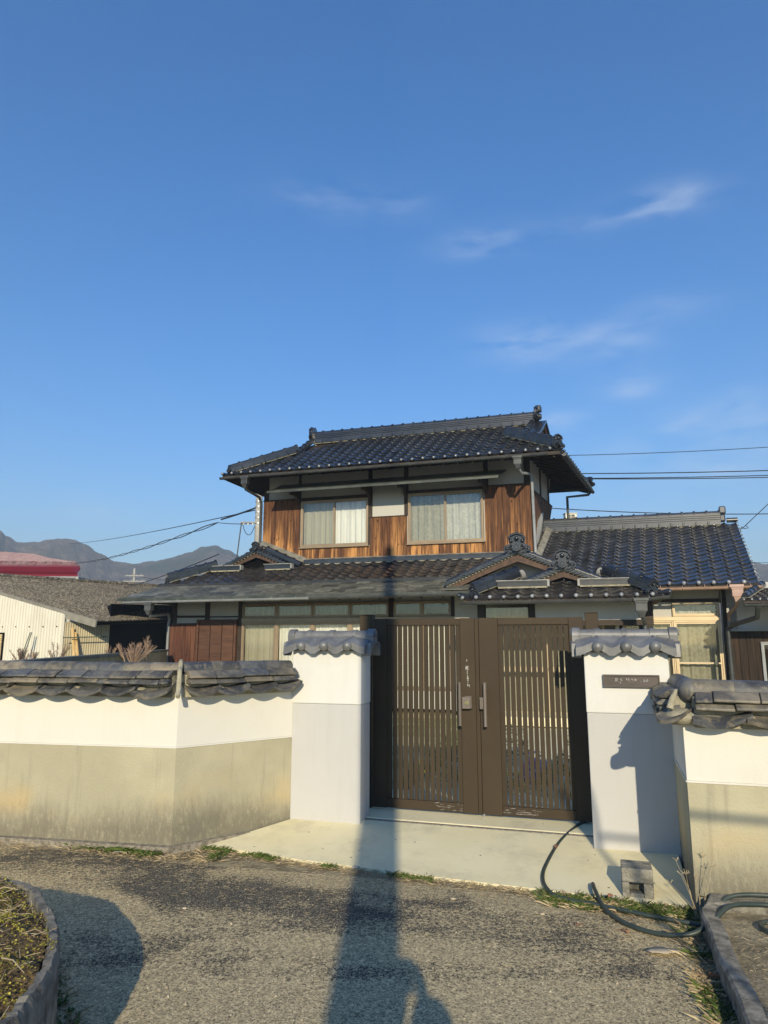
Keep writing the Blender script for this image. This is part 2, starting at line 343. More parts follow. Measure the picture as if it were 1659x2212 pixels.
def glassmat(name, tint, gl=.10):
    t = NT(name); t.t.nodes.remove(t.b); o = t.t.nodes['Material Output']
    tr = t.n('ShaderNodeBsdfTransparent'); tr.inputs[0].default_value = (*tint, 1)
    g = t.n('ShaderNodeBsdfGlossy'); g.inputs['Roughness'].default_value = .03
    lw = t.n('ShaderNodeFresnel'); lw.inputs[0].default_value = 1.5
    f = t.math('ADD', lw.outputs[0], gl - .04)
    mx = t.n('ShaderNodeMixShader'); t.l(f, mx.inputs[0]); t.l(tr.outputs[0], mx.inputs[1]); t.l(g.outputs[0], mx.inputs[2]); t.l(mx.outputs[0], o.inputs[0])
    return t.m
M['glass'] = glassmat('window_glass', (.96, .97, .96), .07)
M['glass_grey'] = glassmat('dusty_window_glass', (.88, .88, .84), .07)

# ------------------------------------------------------------------ geometry helpers
class Fr:
    """a horizontal frame turned by -yaw: u along the facade to the right, v away, z up"""
    def __init__(s, yaw): s.yaw = yaw; s.c = math.cos(R(yaw)); s.s = math.sin(R(yaw)); s.rot = Matrix.Rotation(-R(yaw), 3, 'Z')
    def w(s, p): return s.rot @ Vector(p)
HF = Fr(17); WF = Fr(0)

class Thing:
    def __init__(s, name, label, cat, o=(0, 0, 0), F=HF, group=None, kind=None):
        e = bpy.data.objects.new(name, None); sc.collection.objects.link(e); e.empty_display_size = .2
        s.e = e; s.o = Vector(o); s.F = F; e.location = F.w(o); e.rotation_euler = (0, 0, -R(F.yaw)); s.cnt = {}; s.stuff = {}; s.plan = lambda v: v
        if kind: e['kind'] = kind
        else: e['label'] = label; e['category'] = cat
        if group: e['group'] = group

def mesh(name, verts, faces, mat, smooth=False, mi=None):
    me = bpy.data.meshes.new(name); me.from_pydata([tuple(v) for v in verts], [], faces)
    for m in (mat if isinstance(mat, (list, tuple)) else [mat]): me.materials.append(m)
    if smooth: me.polygons.foreach_set('use_smooth', [True] * len(me.polygons))
    if mi: me.polygons.foreach_set('material_index', mi)
    me.update(); return me

class MB:
    def __init__(s): s.v = []; s.f = []; s.mi = []; s.k = 0
    def add(s, vs, fs):
        n = len(s.v); s.v += [Vector(v) for v in vs]; s.f += [tuple(i + n for i in f) for f in fs]; s.mi += [s.k] * len(fs); return s
    def box(s, a, b):
        x0, y0, z0 = a; x1, y1, z1 = b
        return s.add([(x0, y0, z0), (x1, y0, z0), (x1, y1, z0), (x0, y1, z0), (x0, y0, z1), (x1, y0, z1), (x1, y1, z1), (x0, y1, z1)],
                     [(0, 3, 2, 1), (4, 5, 6, 7), (0, 1, 5, 4), (1, 2, 6, 5), (2, 3, 7, 6), (3, 0, 4, 7)])
    def obox(s, p0, p1, w, h, up=(0, 0, 1), zo=0., wo=0.):
        """box running p0->p1, width w across, height h along up, bottom at zo above the line"""
        p0 = Vector(p0); p1 = Vector(p1); d = (p1 - p0).normalized(); sd = d.cross(Vector(up)).normalized(); u = sd.cross(d)
        vs = []
        for p in (p0, p1):
            for a, b in ((-.5, 0), (.5, 0), (.5, 1), (-.5, 1)): vs.append(p + sd * (a * w + wo) + u * (zo + b * h))
        return s.add(vs, [(0, 1, 2, 3), (7, 6, 5, 4), (0, 4, 5, 1), (1, 5, 6, 2), (2, 6, 7, 3), (3, 7, 4, 0)])
    def tube(s, pts, r, n=8, cap=True, a0=0, a1=2 * math.pi, up=(0, 0, 1)):
        pts = [Vector(p) for p in pts]; vs = []; full = abs(a1 - a0 - 2 * math.pi) < 1e-6; m = n if full else n + 1
        prev = None
        for i, p in enumerate(pts):
            d = (pts[min(i + 1, len(pts) - 1)] - pts[max(i - 1, 0)]).normalized()
            if prev is None:
                U = Vector(up)
                if abs(d.dot(U)) > .95: U = Vector((0, 1, 0))
            else: U = prev
            sd = d.cross(U).normalized(); u = sd.cross(d).normalized(); prev = u
            rr = r[i] if isinstance(r, (list, tuple)) else r
            for k in range(m):
                a = a0 + (a1 - a0) * k / n; vs.append(p + (sd * math.cos(a) + u * math.sin(a)) * rr)
        fs = []
        for i in range(len(pts) - 1):
            for k in range(n):
                k2 = (k + 1) % m; fs.append((i * m + k, (i + 1) * m + k, (i + 1) * m + k2, i * m + k2))
        if cap: fs.append(tuple(range(m))); fs.append(tuple(reversed(range((len(pts) - 1) * m, len(pts) * m))))
        return s.add(vs, fs)
    def prism(s, poly, off):
        """poly: list of 3-d points, extruded by off"""
        n = len(poly); off = Vector(off); vs = [Vector(p) for p in poly] + [Vector(p) + off for p in poly]
        return s.add(vs, [tuple(range(n)), tuple(reversed(range(n, 2 * n)))] + [(i, i + n, (i + 1) % n + n, (i + 1) % n) for i in range(n)])
    def sphere(s, c, r, nu=10, nv=6, sc3=(1, 1, 1)):
        c = Vector(c); vs = [c + Vector((0, 0, r * sc3[2]))]
        for j in range(1, nv):
            for i in range(nu):
                a = 2 * math.pi * i / nu; b = math.pi * j / nv
                vs.append(c + Vector((math.cos(a) * math.sin(b) * r * sc3[0], math.sin(a) * math.sin(b) * r * sc3[1], math.cos(b) * r * sc3[2])))
        vs.append(c - Vector((0, 0, r * sc3[2]))); fs = []
        for i in range(nu):
            fs.append((0, 1 + i, 1 + (i + 1) % nu)); fs.append((len(vs) - 1, 1 + (nv - 2) * nu + (i + 1) % nu, 1 + (nv - 2) * nu + i))
            for j in range(nv - 2):
                a = 1 + j * nu; fs.append((a + i, a + nu + i, a + nu + (i + 1) % nu, a + (i + 1) % nu))
        return s.add(vs, fs)
    def quad(s, a, b, c, d): return s.add([a, b, c, d], [(0, 1, 2, 3)])

def setprops(o, label=None, cat=None, group=None, kind=None):
    if label: o['label'] = label
    if cat: o['category'] = cat
    if group: o['group'] = group
    if kind: o['kind'] = kind
    return o
def bev(o, w=.004, seg=2):
    b = o.modifiers.new('bevel', 'BEVEL'); b.width = w; b.segments = seg; b.limit_method = 'ANGLE'; b.angle_limit = R(40)
    return o
def part(T, name, mb, mat, parent=None, smooth=False, label=None, bevel=0, kind=None, raw=False):
    """one mesh object under thing T (vertices given in T's frame)"""
    me = mesh(name, [(v if raw else T.plan(v)) - T.o for v in mb.v], mb.f, mat, smooth, mb.mi if isinstance(mat, (list, tuple)) else None)
    o = bpy.data.objects.new(name, me); sc.collection.objects.link(o); o.parent = parent or T.e
    if label: o['label'] = label
    if kind: o['kind'] = kind
    if bevel: bev(o, bevel)
    if smooth and bevel == 0:
        me.shade_smooth() if hasattr(me, 'shade_smooth') else None
        me.set_sharp_from_angle(angle=R(40))
    return o
def inst(T, name, me, Mx, parent=None, stuff=None, limit=300):
    """shared-mesh piece at matrix Mx (frame coordinates); past the limit it is joined"""
    k = T.cnt.get(name, 0); tr = Mx.translation.copy(); Mx = Matrix.Translation(T.plan(tr) - tr) @ Mx
    if k >= limit or stuff:
        key = (stuff or 'joined_' + name, parent.name if parent else '', me.materials[0].name)
        S = T.stuff.setdefault(key, (MB(), me.materials[0], parent))
        S[0].add([Mx @ v.co for v in me.vertices], [tuple(p.vertices) for p in me.polygons]); return None
    T.cnt[name] = k + 1
    o = bpy.data.objects.new(name, me); sc.collection.objects.link(o); o.parent = parent or T.e
    o.matrix_local = Matrix.Translation(-T.o) @ Mx; return o
def flush(T):
    for (nm, pn, mn), (mb, mat, par) in T.stuff.items():
        if mb.f: part(T, nm, mb, mat, par, kind='stuff', smooth=True, raw=True)
def basis(O, X, Y, Z=None):
    X = Vector(X); Y = Vector(Y); Z = Z or X.cross(Y)
    m = Matrix.Identity(4)
    for i in range(3): m[i][0] = X[i]; m[i][1] = Y[i]; m[i][2] = Z[i]; m[i][3] = O[i]
    return m
def top(name, mb, mat, o=(0, 0, 0), F=WF, smooth=False, **k):
    """a top-level thing that is one mesh"""
    me = mesh(name, [v - Vector(o) for v in mb.v], mb.f, mat, smooth, mb.mi if isinstance(mat, (list, tuple)) else None)
    ob = bpy.data.objects.new(name, me); sc.collection.objects.link(ob); ob.location = F.w(o); ob.rotation_euler = (0, 0, -R(F.yaw))
    if smooth: me.set_sharp_from_angle(angle=R(45))
    return setprops(ob, **k)
# ------------------------------------------------------------------ roof pieces
PX = [0, .08, .18, .29, .42, .58, .74, .88, 1]
PZ = [.020, .034, .026, .006, -.006, -.009, -.003, .009, .022]
def tile_mesh(name, w, e, mat, lift=.024, lip=.022, knob=None):
    mb = MB(); n = len(PX); amp = w / .27
    for i in range(n): mb.v.append(Vector((PX[i] * w * 1.02, 0, PZ[i] * amp + lift)))
    for i in range(n): mb.v.append(Vector((PX[i] * w * 1.02, e * 1.06, PZ[i] * amp)))
    for i in range(n): mb.v.append(Vector((PX[i] * w * 1.02, 0, PZ[i] * amp + lift)))
    for i in range(n): mb.v.append(Vector((PX[i] * w * 1.02, 0.004, PZ[i] * amp + lift - lip)))
    for i in range(n - 1):
        mb.f.append((i, i + 1, n + i + 1, n + i)); mb.f.append((3 * n + i, 3 * n + i + 1, 2 * n + i + 1, 2 * n + i))
    mb.f.append((2 * n, n, 3 * n)); mb.f.append((n - 1, 4 * n - 1, 2 * n - 1))
    mb.mi = [0] * len(mb.f)
    if knob:
        mb.k = 1; mb.sphere((.085 * w, -.012, PZ[1] * amp + lift - .018), knob, 10, 6)
    me = mesh(name, mb.v, mb.f, [mat, M['knob']] if knob else mat, True, mb.mi)
    me.set_sharp_from_angle(angle=R(50)); return me

def slope(T, par, O, A, U, W, L, w, e, mats, clips=(), names=('roof_tile', 'eave_tile'), eave=True, stuff=None, limit=300, knob=.036, jit=.0035):
    O, A, U = Vector(O), Vector(A), Vector(U); N = A.cross(U)
    rows = max(1, round(L / e)); e = L / rows; cols = math.ceil(W / w - .02)
    key = (w, round(e, 3), mats.name, eave)
    me0 = tile_mesh('roof_tile', w, e, mats); me1 = tile_mesh('eave_tile', w, e, mats, lip=.05, knob=knob) if eave else me0
    rr = random.Random(3)
    for j in range(rows):
        for i in range(cols):
            o = O + A * (i * w) + U * (j * e) + N * rr.uniform(-jit, jit)
            me = me1 if (j == 0 and eave) else me0; nm = names[1] if (j == 0 and eave) else names[0]
            X = (A + N * rr.uniform(-.008, .008)).normalized(); Mx = basis(o, X, U)
            skip = False; cut = []
            for p, n in clips:
                d = [(o + A * a + U * b - Vector(p)).dot(Vector(n)) for a, b in ((0, 0), (w, 0), (w, e), (0, e))]
                if max(d) < .02: skip = True; break
                if min(d) < 0: cut.append((p, n))
            if skip: continue
            if cut:
                bm = bmesh.new(); bm.from_mesh(me); bm.transform(Mx)
                for p, n in cut: bmesh.ops.bisect_plane(bm, geom=bm.verts[:] + bm.edges[:] + bm.faces[:], plane_co=Vector(p), plane_no=Vector(n), clear_inner=True)
                if len(bm.faces) == 0: bm.free(); continue
                bm.transform(Mx.inverted()); m2 = me.copy(); bm.to_mesh(m2); bm.free(); inst(T, nm, m2, Mx, par, stuff, limit)
            else: inst(T, nm, me, Mx, par, stuff, limit)

def cap_mesh(r, ln, mat, n=8):
    mb = MB()
    for x, k in ((0, 1.0), (ln * .84, 1.0), (ln * .84, 1.32), (ln, 1.32)):
        for i in range(n + 1):
            a = math.pi * i / n; mb.v.append(Vector((x, math.cos(a) * r * k, math.sin(a) * r * k)))
    m = n + 1
    for s in range(3):
        for i in range(n): mb.f.append((s * m + i, s * m + i + 1, (s + 1) * m + i + 1, (s + 1) * m + i))
    mb.f.append(tuple(range(3 * m, 4 * m))); mb.f.append(tuple(reversed(range(m))))
    mb.mi = [0] * len(mb.f)
    me = mesh('ridge_cap_tile', mb.v, mb.f, mat, True); me.set_sharp_from_angle(angle=R(35)); return me
def face_mesh(w, h, mat):
    mb = MB(); mb.box((0.012, -.012, 0), (w - .012, .012, h)); mb.tube([(0, -.012, 0), (0, -.012, h)], .022, 6)
    return mesh('ridge_face_tile', mb.v, mb.f, mat)
def ridge(T, par, P0, P1, layers=4, wid=.2, r=.075, mat=None, face=True, pitch=.29, lay=.036, mortar=True, sides=(-1, 1), names=('ridge_cap_tile', 'ridge_face_tile', 'ridge_layers')):
    mat = mat or M['tile']; P0, P1 = Vector(P0), Vector(P1); D = (P1 - P0); L = D.length; D.normalize()
    S = D.cross(Vector((0, 0, 1))).normalized(); Up = S.cross(D); z = 0.
    if mortar: part(T, 'ridge_mortar', MB().obox(P0 + D * .02, P1 - D * .02, wid * .90, .03, zo=-.022), M['mortar'], par)
    if face:
        h = .085; n = max(1, round(L / pitch)); me = face_mesh(L / n, h, mat)
        mb = MB().obox(P0, P1, wid * .86, h)
        for sdn in sides:
            for i in range(n):
                X = D * sdn * -1 if sdn > 0 else D      # front face looks along -S*sdn
                o = P0 + D * (i * L / n if sdn < 0 else (i + 1) * L / n) + S * sdn * -wid * .5
                # local y must point inwards
                Y = S * sdn
                X = Y.cross(Up)
                o = P0 + D * ((i if X.dot(D) > 0 else i + 1) * L / n) - Y * wid * .5
                inst(T, names[1], me, basis(o, X, Y, Up), par)
        z = h
    else: mb = MB()
    for i in range(layers): mb.obox(P0, P1, wid * (1.02 - .02 * i if i % 2 == 0 else .84 - .02 * i), lay * (.72 if i % 2 == 0 else .28) * 2 / 1.0 * .5 + .0, zo=z); z += lay * (.72 if i % 2 == 0 else .28)
    part(T, names[2], mb, mat, par)
    n = max(1, round(L / pitch)); me = cap_mesh(r, L / n, mat)
    for i in range(n): inst(T, names[0], me, basis(P0 + D * (i * L / n) + Up * z, D, -S, Up), par)
    return z + r
ONI = {}
def oni_mesh(mat):
    mb = MB()
    pl = [(-.20, 0), (-.26, .08), (-.22, .16), (-.15, .17), (-.17, .27), (-.11, .36), (0, .40), (.11, .36), (.17, .27), (.15, .17), (.22, .16), (.26, .08), (.20, 0), (.1, -.03), (0, .0), (-.1, -.03)]
    mb.prism([(x, 0, z) for x, z in pl], (0, .07, 0))
    mb.tube([(-.17, -.02, .27), (-.12, -.025, .355), (0, -.03, .395), (.12, -.025, .355), (.17, -.02, .27)], .026, 6, up=(0, 1, 0))
    for x in (-1, 1):
        mb.tube([(x * (.215 + .045 * math.cos(a)), -.015, .075 + .05 * math.sin(a)) for a in [k * .9 for k in range(8)]], .02, 6, up=(0, 1, 0))
        mb.sphere((x * .115, -.02, .235), .038, 8, 6); mb.sphere((x * .2, -.03, .08), .03, 8, 6)
        mb.tube([(x * .06, -.02, .12), (x * .12, -.04, .15), (x * .15, -.03, .10), (x * .11, -.02, .06)], .02, 6, up=(0, 1, 0))
    mb.sphere((0, -.03, .285), .048, 10, 6)
    mb.tube([(.0, -.11, .10), (0, .02, .10)], .085, 14); mb.tube([(.0, -.118, .10), (0, -.10, .10)], .062, 14)
    for k in range(7): mb.sphere((.045 * math.cos(k * .9), -.12, .10 + .045 * math.sin(k * .9)), .012, 6, 4)
    me = mesh('ridge_end_ornament', mb.v, mb.f, mat, True); me.set_sharp_from_angle(angle=R(45)); return me
def oni(T, par, P, sc_=1., face=(0, -1, 0), mat=None):
    mat = mat or M['tile']
    if mat.name not in ONI: ONI[mat.name] = oni_mesh(mat)
    f = Vector(face).normalized(); Y = -f; X = Y.cross(Vector((0, 0, 1))).normalized()
    inst(T, 'ridge_end_ornament', ONI[mat.name], basis(P, X * sc_, Y * sc_, Vector((0, 0, sc_))), par)

def gutter(T, name, P0, P1, r, mat, brackets=6, par=None):
    P0, P1 = Vector(P0), Vector(P1); mb = MB()
    mb.tube([P0, P1], r, 10, False, math.pi, 2 * math.pi); mb.tube([P0, P1], r * .93, 10, False, math.pi, 2 * math.pi)
    d = (P1 - P0).normalized(); s = d.cross(Vector((0, 0, 1)))
    for sg in (-1, 1): mb.tube([P0 + s * sg * r * .96, P1 + s * sg * r * .96], r * .12, 6)
    for i in range(2): p = (P0, P1)[i]; mb.tube([p, p + d * .006 * (1 if i == 0 else -1)], r, 10, True, math.pi, 2 * math.pi)
    g = part(T, name, mb, mat, par, smooth=True)
    mb = MB()
    for i in range(brackets):
        p = P0.lerp(P1, (i + .5) / brackets); mb.tube([p + s * r + Vector((0, 0, .03)), p + s * r * 1.08 - Vector((0, 0, r * .5)), p - Vector((0, 0, r * 1.12)), p - s * r * .9 - Vector((0, 0, r * .4)), p - s * r * 1.0 + Vector((0, 0, .06))], .007, 5)
        part(T, 'gutter_bracket', mb, mat, g); mb = MB()
    return g
def hopper(T, P, mat, k=1.):
    u, v, z = P; mb = MB()
    for w, zz, h in ((.11, -.05, .05), (.095, -.08, .03), (.085, -.2, .12)):
        mb.box((u - w * k, v - w * k * .8, z + zz * k), (u + w * k, v + w * k * .8, z + (zz + h) * k - .002))
    mb.prism([(u - .07 * k, v - .06 * k, z - .2 * k), (u + .07 * k, v - .06 * k, z - .2 * k), (u + .035 * k, v - .03 * k, z - .3 * k), (u - .035 * k, v - .03 * k, z - .3 * k)], (0, .1 * k, 0))
    return part(T, 'rain_hopper', mb, mat, bevel=.006)
def downpipe(T, pts, mat, r=.036, clips=True):
    o = part(T, 'downpipe', MB().tube(pts, r, 10), mat, smooth=True); pts = [Vector(p) for p in pts]
    if clips:
        a, b = pts[-2], pts[-1]; n = max(1, int((b - a).length / .9))
        for i in range(n):
            p = a.lerp(b, (i + .5) / n); d = (b - a).normalized(); part(T, 'pipe_clip', MB().tube([p - d * .012, p + d * .012], r * 1.18, 10), mat, o)
    return o
def wall_holes(mb, u0, u1, z0, z1, v0, v1, holes):
    us = sorted({u0, u1, *[x for h in holes for x in h[:2]]}); us = [x for x in us if u0 <= x <= u1]
    for a, b in zip(us, us[1:]):
        m = (a + b) / 2; hs = sorted([(h[2], h[3]) for h in holes if h[0] <= m <= h[1]]); z = z0
        for h0, h1 in hs:
            if h0 > z: mb.box((a, v0, z), (b, v1, h0))
            z = max(z, h1)
        if z < z1: mb.box((a, v0, z), (b, v1, z1))
    return mb
def wavy(u0, u1, v, z0, z1, n=50, amp=.014, seed=0):
    rr = random.Random(seed); mb = MB(); ph = rr.uniform(0, 6); 
    for k in range(n + 1):
        t = k / n; u = u0 + (u1 - u0) * t; x = (u - u0) * 34 + ph; d = amp * (math.sin(x) + .5 * math.sin(x * 2.3 + 1) + .4 * math.sin(x * .37))
        mb.v += [Vector((u, v + d * .6, z1)), Vector((u + .3 * amp * math.sin(x * 1.7), v + d, z0))]
    mb.f = [(2 * k, 2 * k + 1, 2 * k + 3, 2 * k + 2) for k in range(n)]; mb.mi = [0] * n; return mb
def rect_frame(mb, u0, u1, z0, z1, v0, v1, t, tb=None):
    tb = tb or t; mb.box((u0, v0, z0), (u0 + t, v1, z1)); mb.box((u1 - t, v0, z0), (u1, v1, z1))
    mb.box((u0 + t, v0, z0), (u1 - t, v1, z0 + tb)); mb.box((u0 + t, v0, z1 - t), (u1 - t, v1, z1)); return mb
def window(T, u0, u1, z0, z1, v, n=2, frame=None, sashes=None, curtains=None, glass=None, sill=True, back=True, t=.035, seed=1):
    """sliding window set in the wall plane v"""
    frame = frame or M['alu']; mb = MB(); rect_frame(mb, u0, u1, z0, z1, v - .045, v + .07, t)
    if sill: mb.box((u0 - .03, v - .075, z0 - .03), (u1 + .03, v - .002, z0 - .002))
    w = part(T, 'window', mb, frame, bevel=.004)
    pw = (u1 - u0 - 2 * t) / n
    for i in range(n):
        a = u0 + t + pw * i - (.012 if i else 0); b = u0 + t + pw * (i + 1) + (.012 if i < n - 1 else 0); vv = v - .028 + (.03 if i % 2 else 0)
        s = part(T, 'sash', rect_frame(MB(), a, b, z0 + t + .002, z1 - t - .002, vv, vv + .024, .032, .04), frame, w)
        part(T, 'pane', MB().box((a + .03, vv + .010, z0 + t + .04), (b - .03, vv + .014, z1 - t - .03)), (glass or [M['glass_grey'], M['glass']])[i % len(glass or [0, 0])], w)
        c = (curtains or [M['curtain_beige'], M['curtain']])[i % len(curtains or [0, 0])]
        if c is not None: part(T, 'curtain', wavy(a - .01, b + .01, v + .11, z0 + t, z1 - t + .0, seed=seed + i, n=46), c, w, smooth=False)
    if back: part(T, 'room_shade', MB().box((u0 + .01, v + .35, z0 + .01), (u1 - .01, v + .37, z1 - .01)), M['interior'], w)
    return w
def boards(T, par, regions, v0, v1, w, mat, name='wall_board', axis='u', gap=.006, jit=.003, start=None, seed=2):
    rr = random.Random(seed)
    for (a0, a1, z0, z1) in regions:
        s = start if start is not None else a0; n0 = math.floor((a0 - s) / w); x = s + n0 * w
        while x < a1 - .01:
            a = max(x, a0); b = min(x + w, a1); d = rr.uniform(-jit, jit)
            if b - a > .015:
                mb = MB()
                if axis == 'u': mb.box((a + gap / 2, v0 + d, z0), (b - gap / 2, v1, z1))
                else: mb.box((v0 if v0 < v1 else v1, a + gap / 2, z0), ((v1 if v0 < v1 else v0) + d, b - gap / 2, z1))
                part(T, name, mb, mat, par)
            x += w

def gable(T, par, uc, vf, zp, a, s, vb, tmat, ornament=.9, steps=11, barge=.11, plaster=True, pipe=True, foot=0.0, right=True, left=True, tiles=True, infill=.34, th=.05, nm='gable'):
    """front-facing gable: apex (uc, zp) on the roof surface, half width a, slope s, running back to vb"""
    ln = math.hypot(a, a * s); ca, sa = a / ln, a * s / ln
    g = part(T, nm, MB().prism([(uc - a, vf + .06, zp - a * s - .06), (uc, vf + .06, zp - .06), (uc + a, vf + .06, zp - a * s - .06), (uc + a, vf + .06, zp - a * s - .10), (uc, vf + .06, zp - .12), (uc - a, vf + .06, zp - a * s - .10)], (0, vb - vf - .06, 0)), M['beam'], par)
    for sd in (-1, 1):
        if (sd < 0 and not left) or (sd > 0 and not right): continue
        foot_p = Vector((uc + sd * a, vf, zp - a * s)); A = Vector((0, 1, 0)) if sd > 0 else Vector((0, -1, 0)); U = Vector((-sd * ca, 0, sa))
        O = foot_p + Vector((0, .16 if sd > 0 else (vb - vf), -.06)); 
        if tiles: slope(T, g, O, A, U, vb - vf - .16, ln, .27, .235, tmat, names=('side_tile', 'side_tile'), eave=False, stuff='side_roof_tiles')
        st = MB().box((-.105, 0, 0), (.105, .24, th)); me = mesh('verge_tile', st.v, st.f, tmat)
        for k in range(steps):
            f = (k + .35) / steps; p = foot_p.lerp(Vector((uc, vf, zp)), f); tilt = sd * .02
            X = Vector((math.cos(tilt), 0, math.sin(tilt))); ww = a / steps / .125
            inst(T, 'verge_tile', me, basis(p + Vector((0, -.03, -.062)), X * ww, (0, 1, 0), Vector((-math.sin(tilt), 0, math.cos(tilt)))), g)
        o = -.075
        part(T, 'verge_mortar', MB().prism([(uc + sd * a * .99, vf + .02, zp - a * s - .04), (uc, vf + .02, zp - .04), (uc, vf + .02, zp - .095), (uc + sd * a * .99, vf + .02, zp - a * s - .095)], (0, .2, 0)), M['mortar'], g)
        # curved bargeboard
        n = 8; up_, lo_ = [], []
        for k in range(n + 1):
            f = k / n; x = uc + sd * a * .97 * f; zt = zp - a * s * f * .98 - .085; cb = barge * (1 - .35 * math.sin(f * math.pi) * .6); up_.append((x, vf + .045, zt)); lo_.append((x, vf + .045, zt - cb - .03 * (1 - f)))
        mb = MB()
        for k in range(n): mb.prism([up_[k], up_[k + 1], lo_[k + 1], lo_[k]], (0, .035, 0))
        part(T, 'bargeboard', mb, M['bargeboard'], g)
        if pipe:
            me = cap_mesh(.052, ln / max(2, round(ln / .3)), tmat); n = max(2, round(ln / .3)); D = Vector((-sd * ca, 0, sa)); Up = Vector((sd * sa, 0, ca)); Sx = Up.cross(D)
            for k in range(n): inst(T, 'verge_cap_tile', me, basis(foot_p + D * (k * ln / n) + Vector((0, .15, .015)), D, Sx, Up), g)
            for q in (.34,):
                for k in range(n): inst(T, 'verge_cap_tile', me, basis(foot_p + D * (k * ln / n) + Vector((0, q + .08, .0)), D, Sx, Up), g)
    if plaster:
        part(T, 'gable_plaster', MB().prism([(uc - a * .93, vf + infill, zp - a * s - .12), (uc, vf + infill, zp - .17), (uc + a * .93, vf + infill, zp - a * s - .12)], (0, .04, 0)), M['plaster_house'] if plaster is True else plaster, g)
    ridge(T, g, (uc, vf + .1, zp - .02), (uc, vb, zp - .02), 3, .17, .06, tmat, face=False, mortar=False)
    if ornament: oni(T, g, (uc, vf - .03, zp - .07), ornament, mat=tmat)
    return g

# ------------------------------------------------------------------ HOUSE
H = Thing('house', 'two-storey house with blue-black tiled roofs and weathered cedar boards behind the gate', 'house', (-5, 17, .1))
def h_plan(p):      # the upper storey is not quite square in plan
    if p[2] < 3.64 or p[1] < 15.3: return Vector(p)
    w = min(1, max(0, (p[0] + 7) / 5)); return Vector((p[0] + .13 * w * (p[1] - 16.5), p[1], p[2]))
H.plan = h_plan
S6 = .6; ca6 = 1 / math.hypot(1, S6); sa6 = S6 * ca6
EV, EZ = 15.5, 5.83                # main eave
RV, RZ = 17.75, EZ + S6 * 2.25     # ridge
UL, UR = -9.12, -.48
GL, GR = -7.5, -1.42
BV = 2 * RV - EV
# walls upstairs
wins = [(-7.295, -5.445, 3.985, 5.205), (-4.395, -2.52, 3.97, 5.235)]
part(H, 'upper_wall', wall_holes(MB(), -8.37, -1.40, 3.2, 6.05, 16.5, 16.62, wins).box((-8.37, 16.621, 3.2), (-8.25, 19, 6.05)).box((-1.52, 16.621, 3.2), (-1.40, 19, 6.05)).box((-8.37, 19.001, 3.2), (-1.4, 19.1, 6.05)), M['plaster_house'])
Z_B = 3.70
left_b = (-8.385, -7.33)
board_p = part(H, 'board_cladding', MB().box((-8.38, 16.485, 3.66), (-7.33, 16.499, 5.27)), M['beam'])
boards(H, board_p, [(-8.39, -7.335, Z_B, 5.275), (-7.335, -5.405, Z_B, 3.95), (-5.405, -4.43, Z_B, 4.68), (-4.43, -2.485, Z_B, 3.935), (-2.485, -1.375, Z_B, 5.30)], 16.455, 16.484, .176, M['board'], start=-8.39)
boards(H, board_p, [(16.47, 19.0, 3.5, 5.18)], -1.399, -1.37, .11, M['board'], axis='v')
for c0_, c1_ in (((-8.40, 16.44, 5.277), (-7.335, 16.499, 5.297)), ((-2.485, 16.44, 5.302), (-1.36, 16.499, 5.322)), ((-5.405, 16.44, 4.682), (-4.43, 16.499, 4.702)), ((-1.399, 16.5, 5.185), (-1.355, 19, 5.205))): part(H, 'board_cap_rail', MB().box(c0_, c1_), M['beam'])
mb = MB()
for a, b, z0 in ((-8.39, -8.26, 5.30), (-7.385, -7.32, 5.26), (-5.45, -5.35, 4.705), (-4.505, -4.40, 4.705), (-2.50, -2.395, 5.25), (-1.53, -1.385, 5.325)): part(H, 'post', MB().box((a, 16.47, z0), (b, 16.499, 6.0)), M['beam'])
for a in (17.6, 18.6): part(H, 'post', MB().box((-1.399, a, 5.206), (-1.375, a + .1, 6.0)), M['beam'])
part(H, 'lintel_beam', MB().box((-7.319, 16.465, 5.215), (-5.451, 16.498, 5.30)), M['beam']); part(H, 'lintel_beam', MB().box((-4.399, 16.465, 5.245), (-2.501, 16.498, 5.32)), M['beam'])
part(H, 'post', MB().box((-5.45, 16.45, 3.99), (-5.41, 16.484, 4.70)), M['beam']); 
window(H, *wins[0], 16.47, seed=4); window(H, *wins[1], 16.47, curtains=[M['curtain_lace'], M['curtain_lace']], seed=9)
# awning over both upstairs windows
aw = part(H, 'awning', MB().prism([(-7.92, 15.72, 5.36), (-7.92, 16.5, 5.70), (-7.92, 16.5, 5.675), (-7.92, 15.72, 5.335)], (5.97, 0, 0)), M['awning'])
part(H, 'awning_edge', MB().box((-7.93, 15.695, 5.32), (-1.94, 15.718, 5.375)), M['awning'], aw)
for x in (-7.36, -5.40, -4.45, -2.45):
    part(H, 'awning_bracket', MB().prism([(x - .03, 16.46, 5.60), (x - .03, 15.86, 5.33), (x - .03, 15.90, 5.29), (x - .03, 16.2, 5.32), (x - .03, 16.46, 5.12)], (.06, 0, 0)), M['beam'], aw)
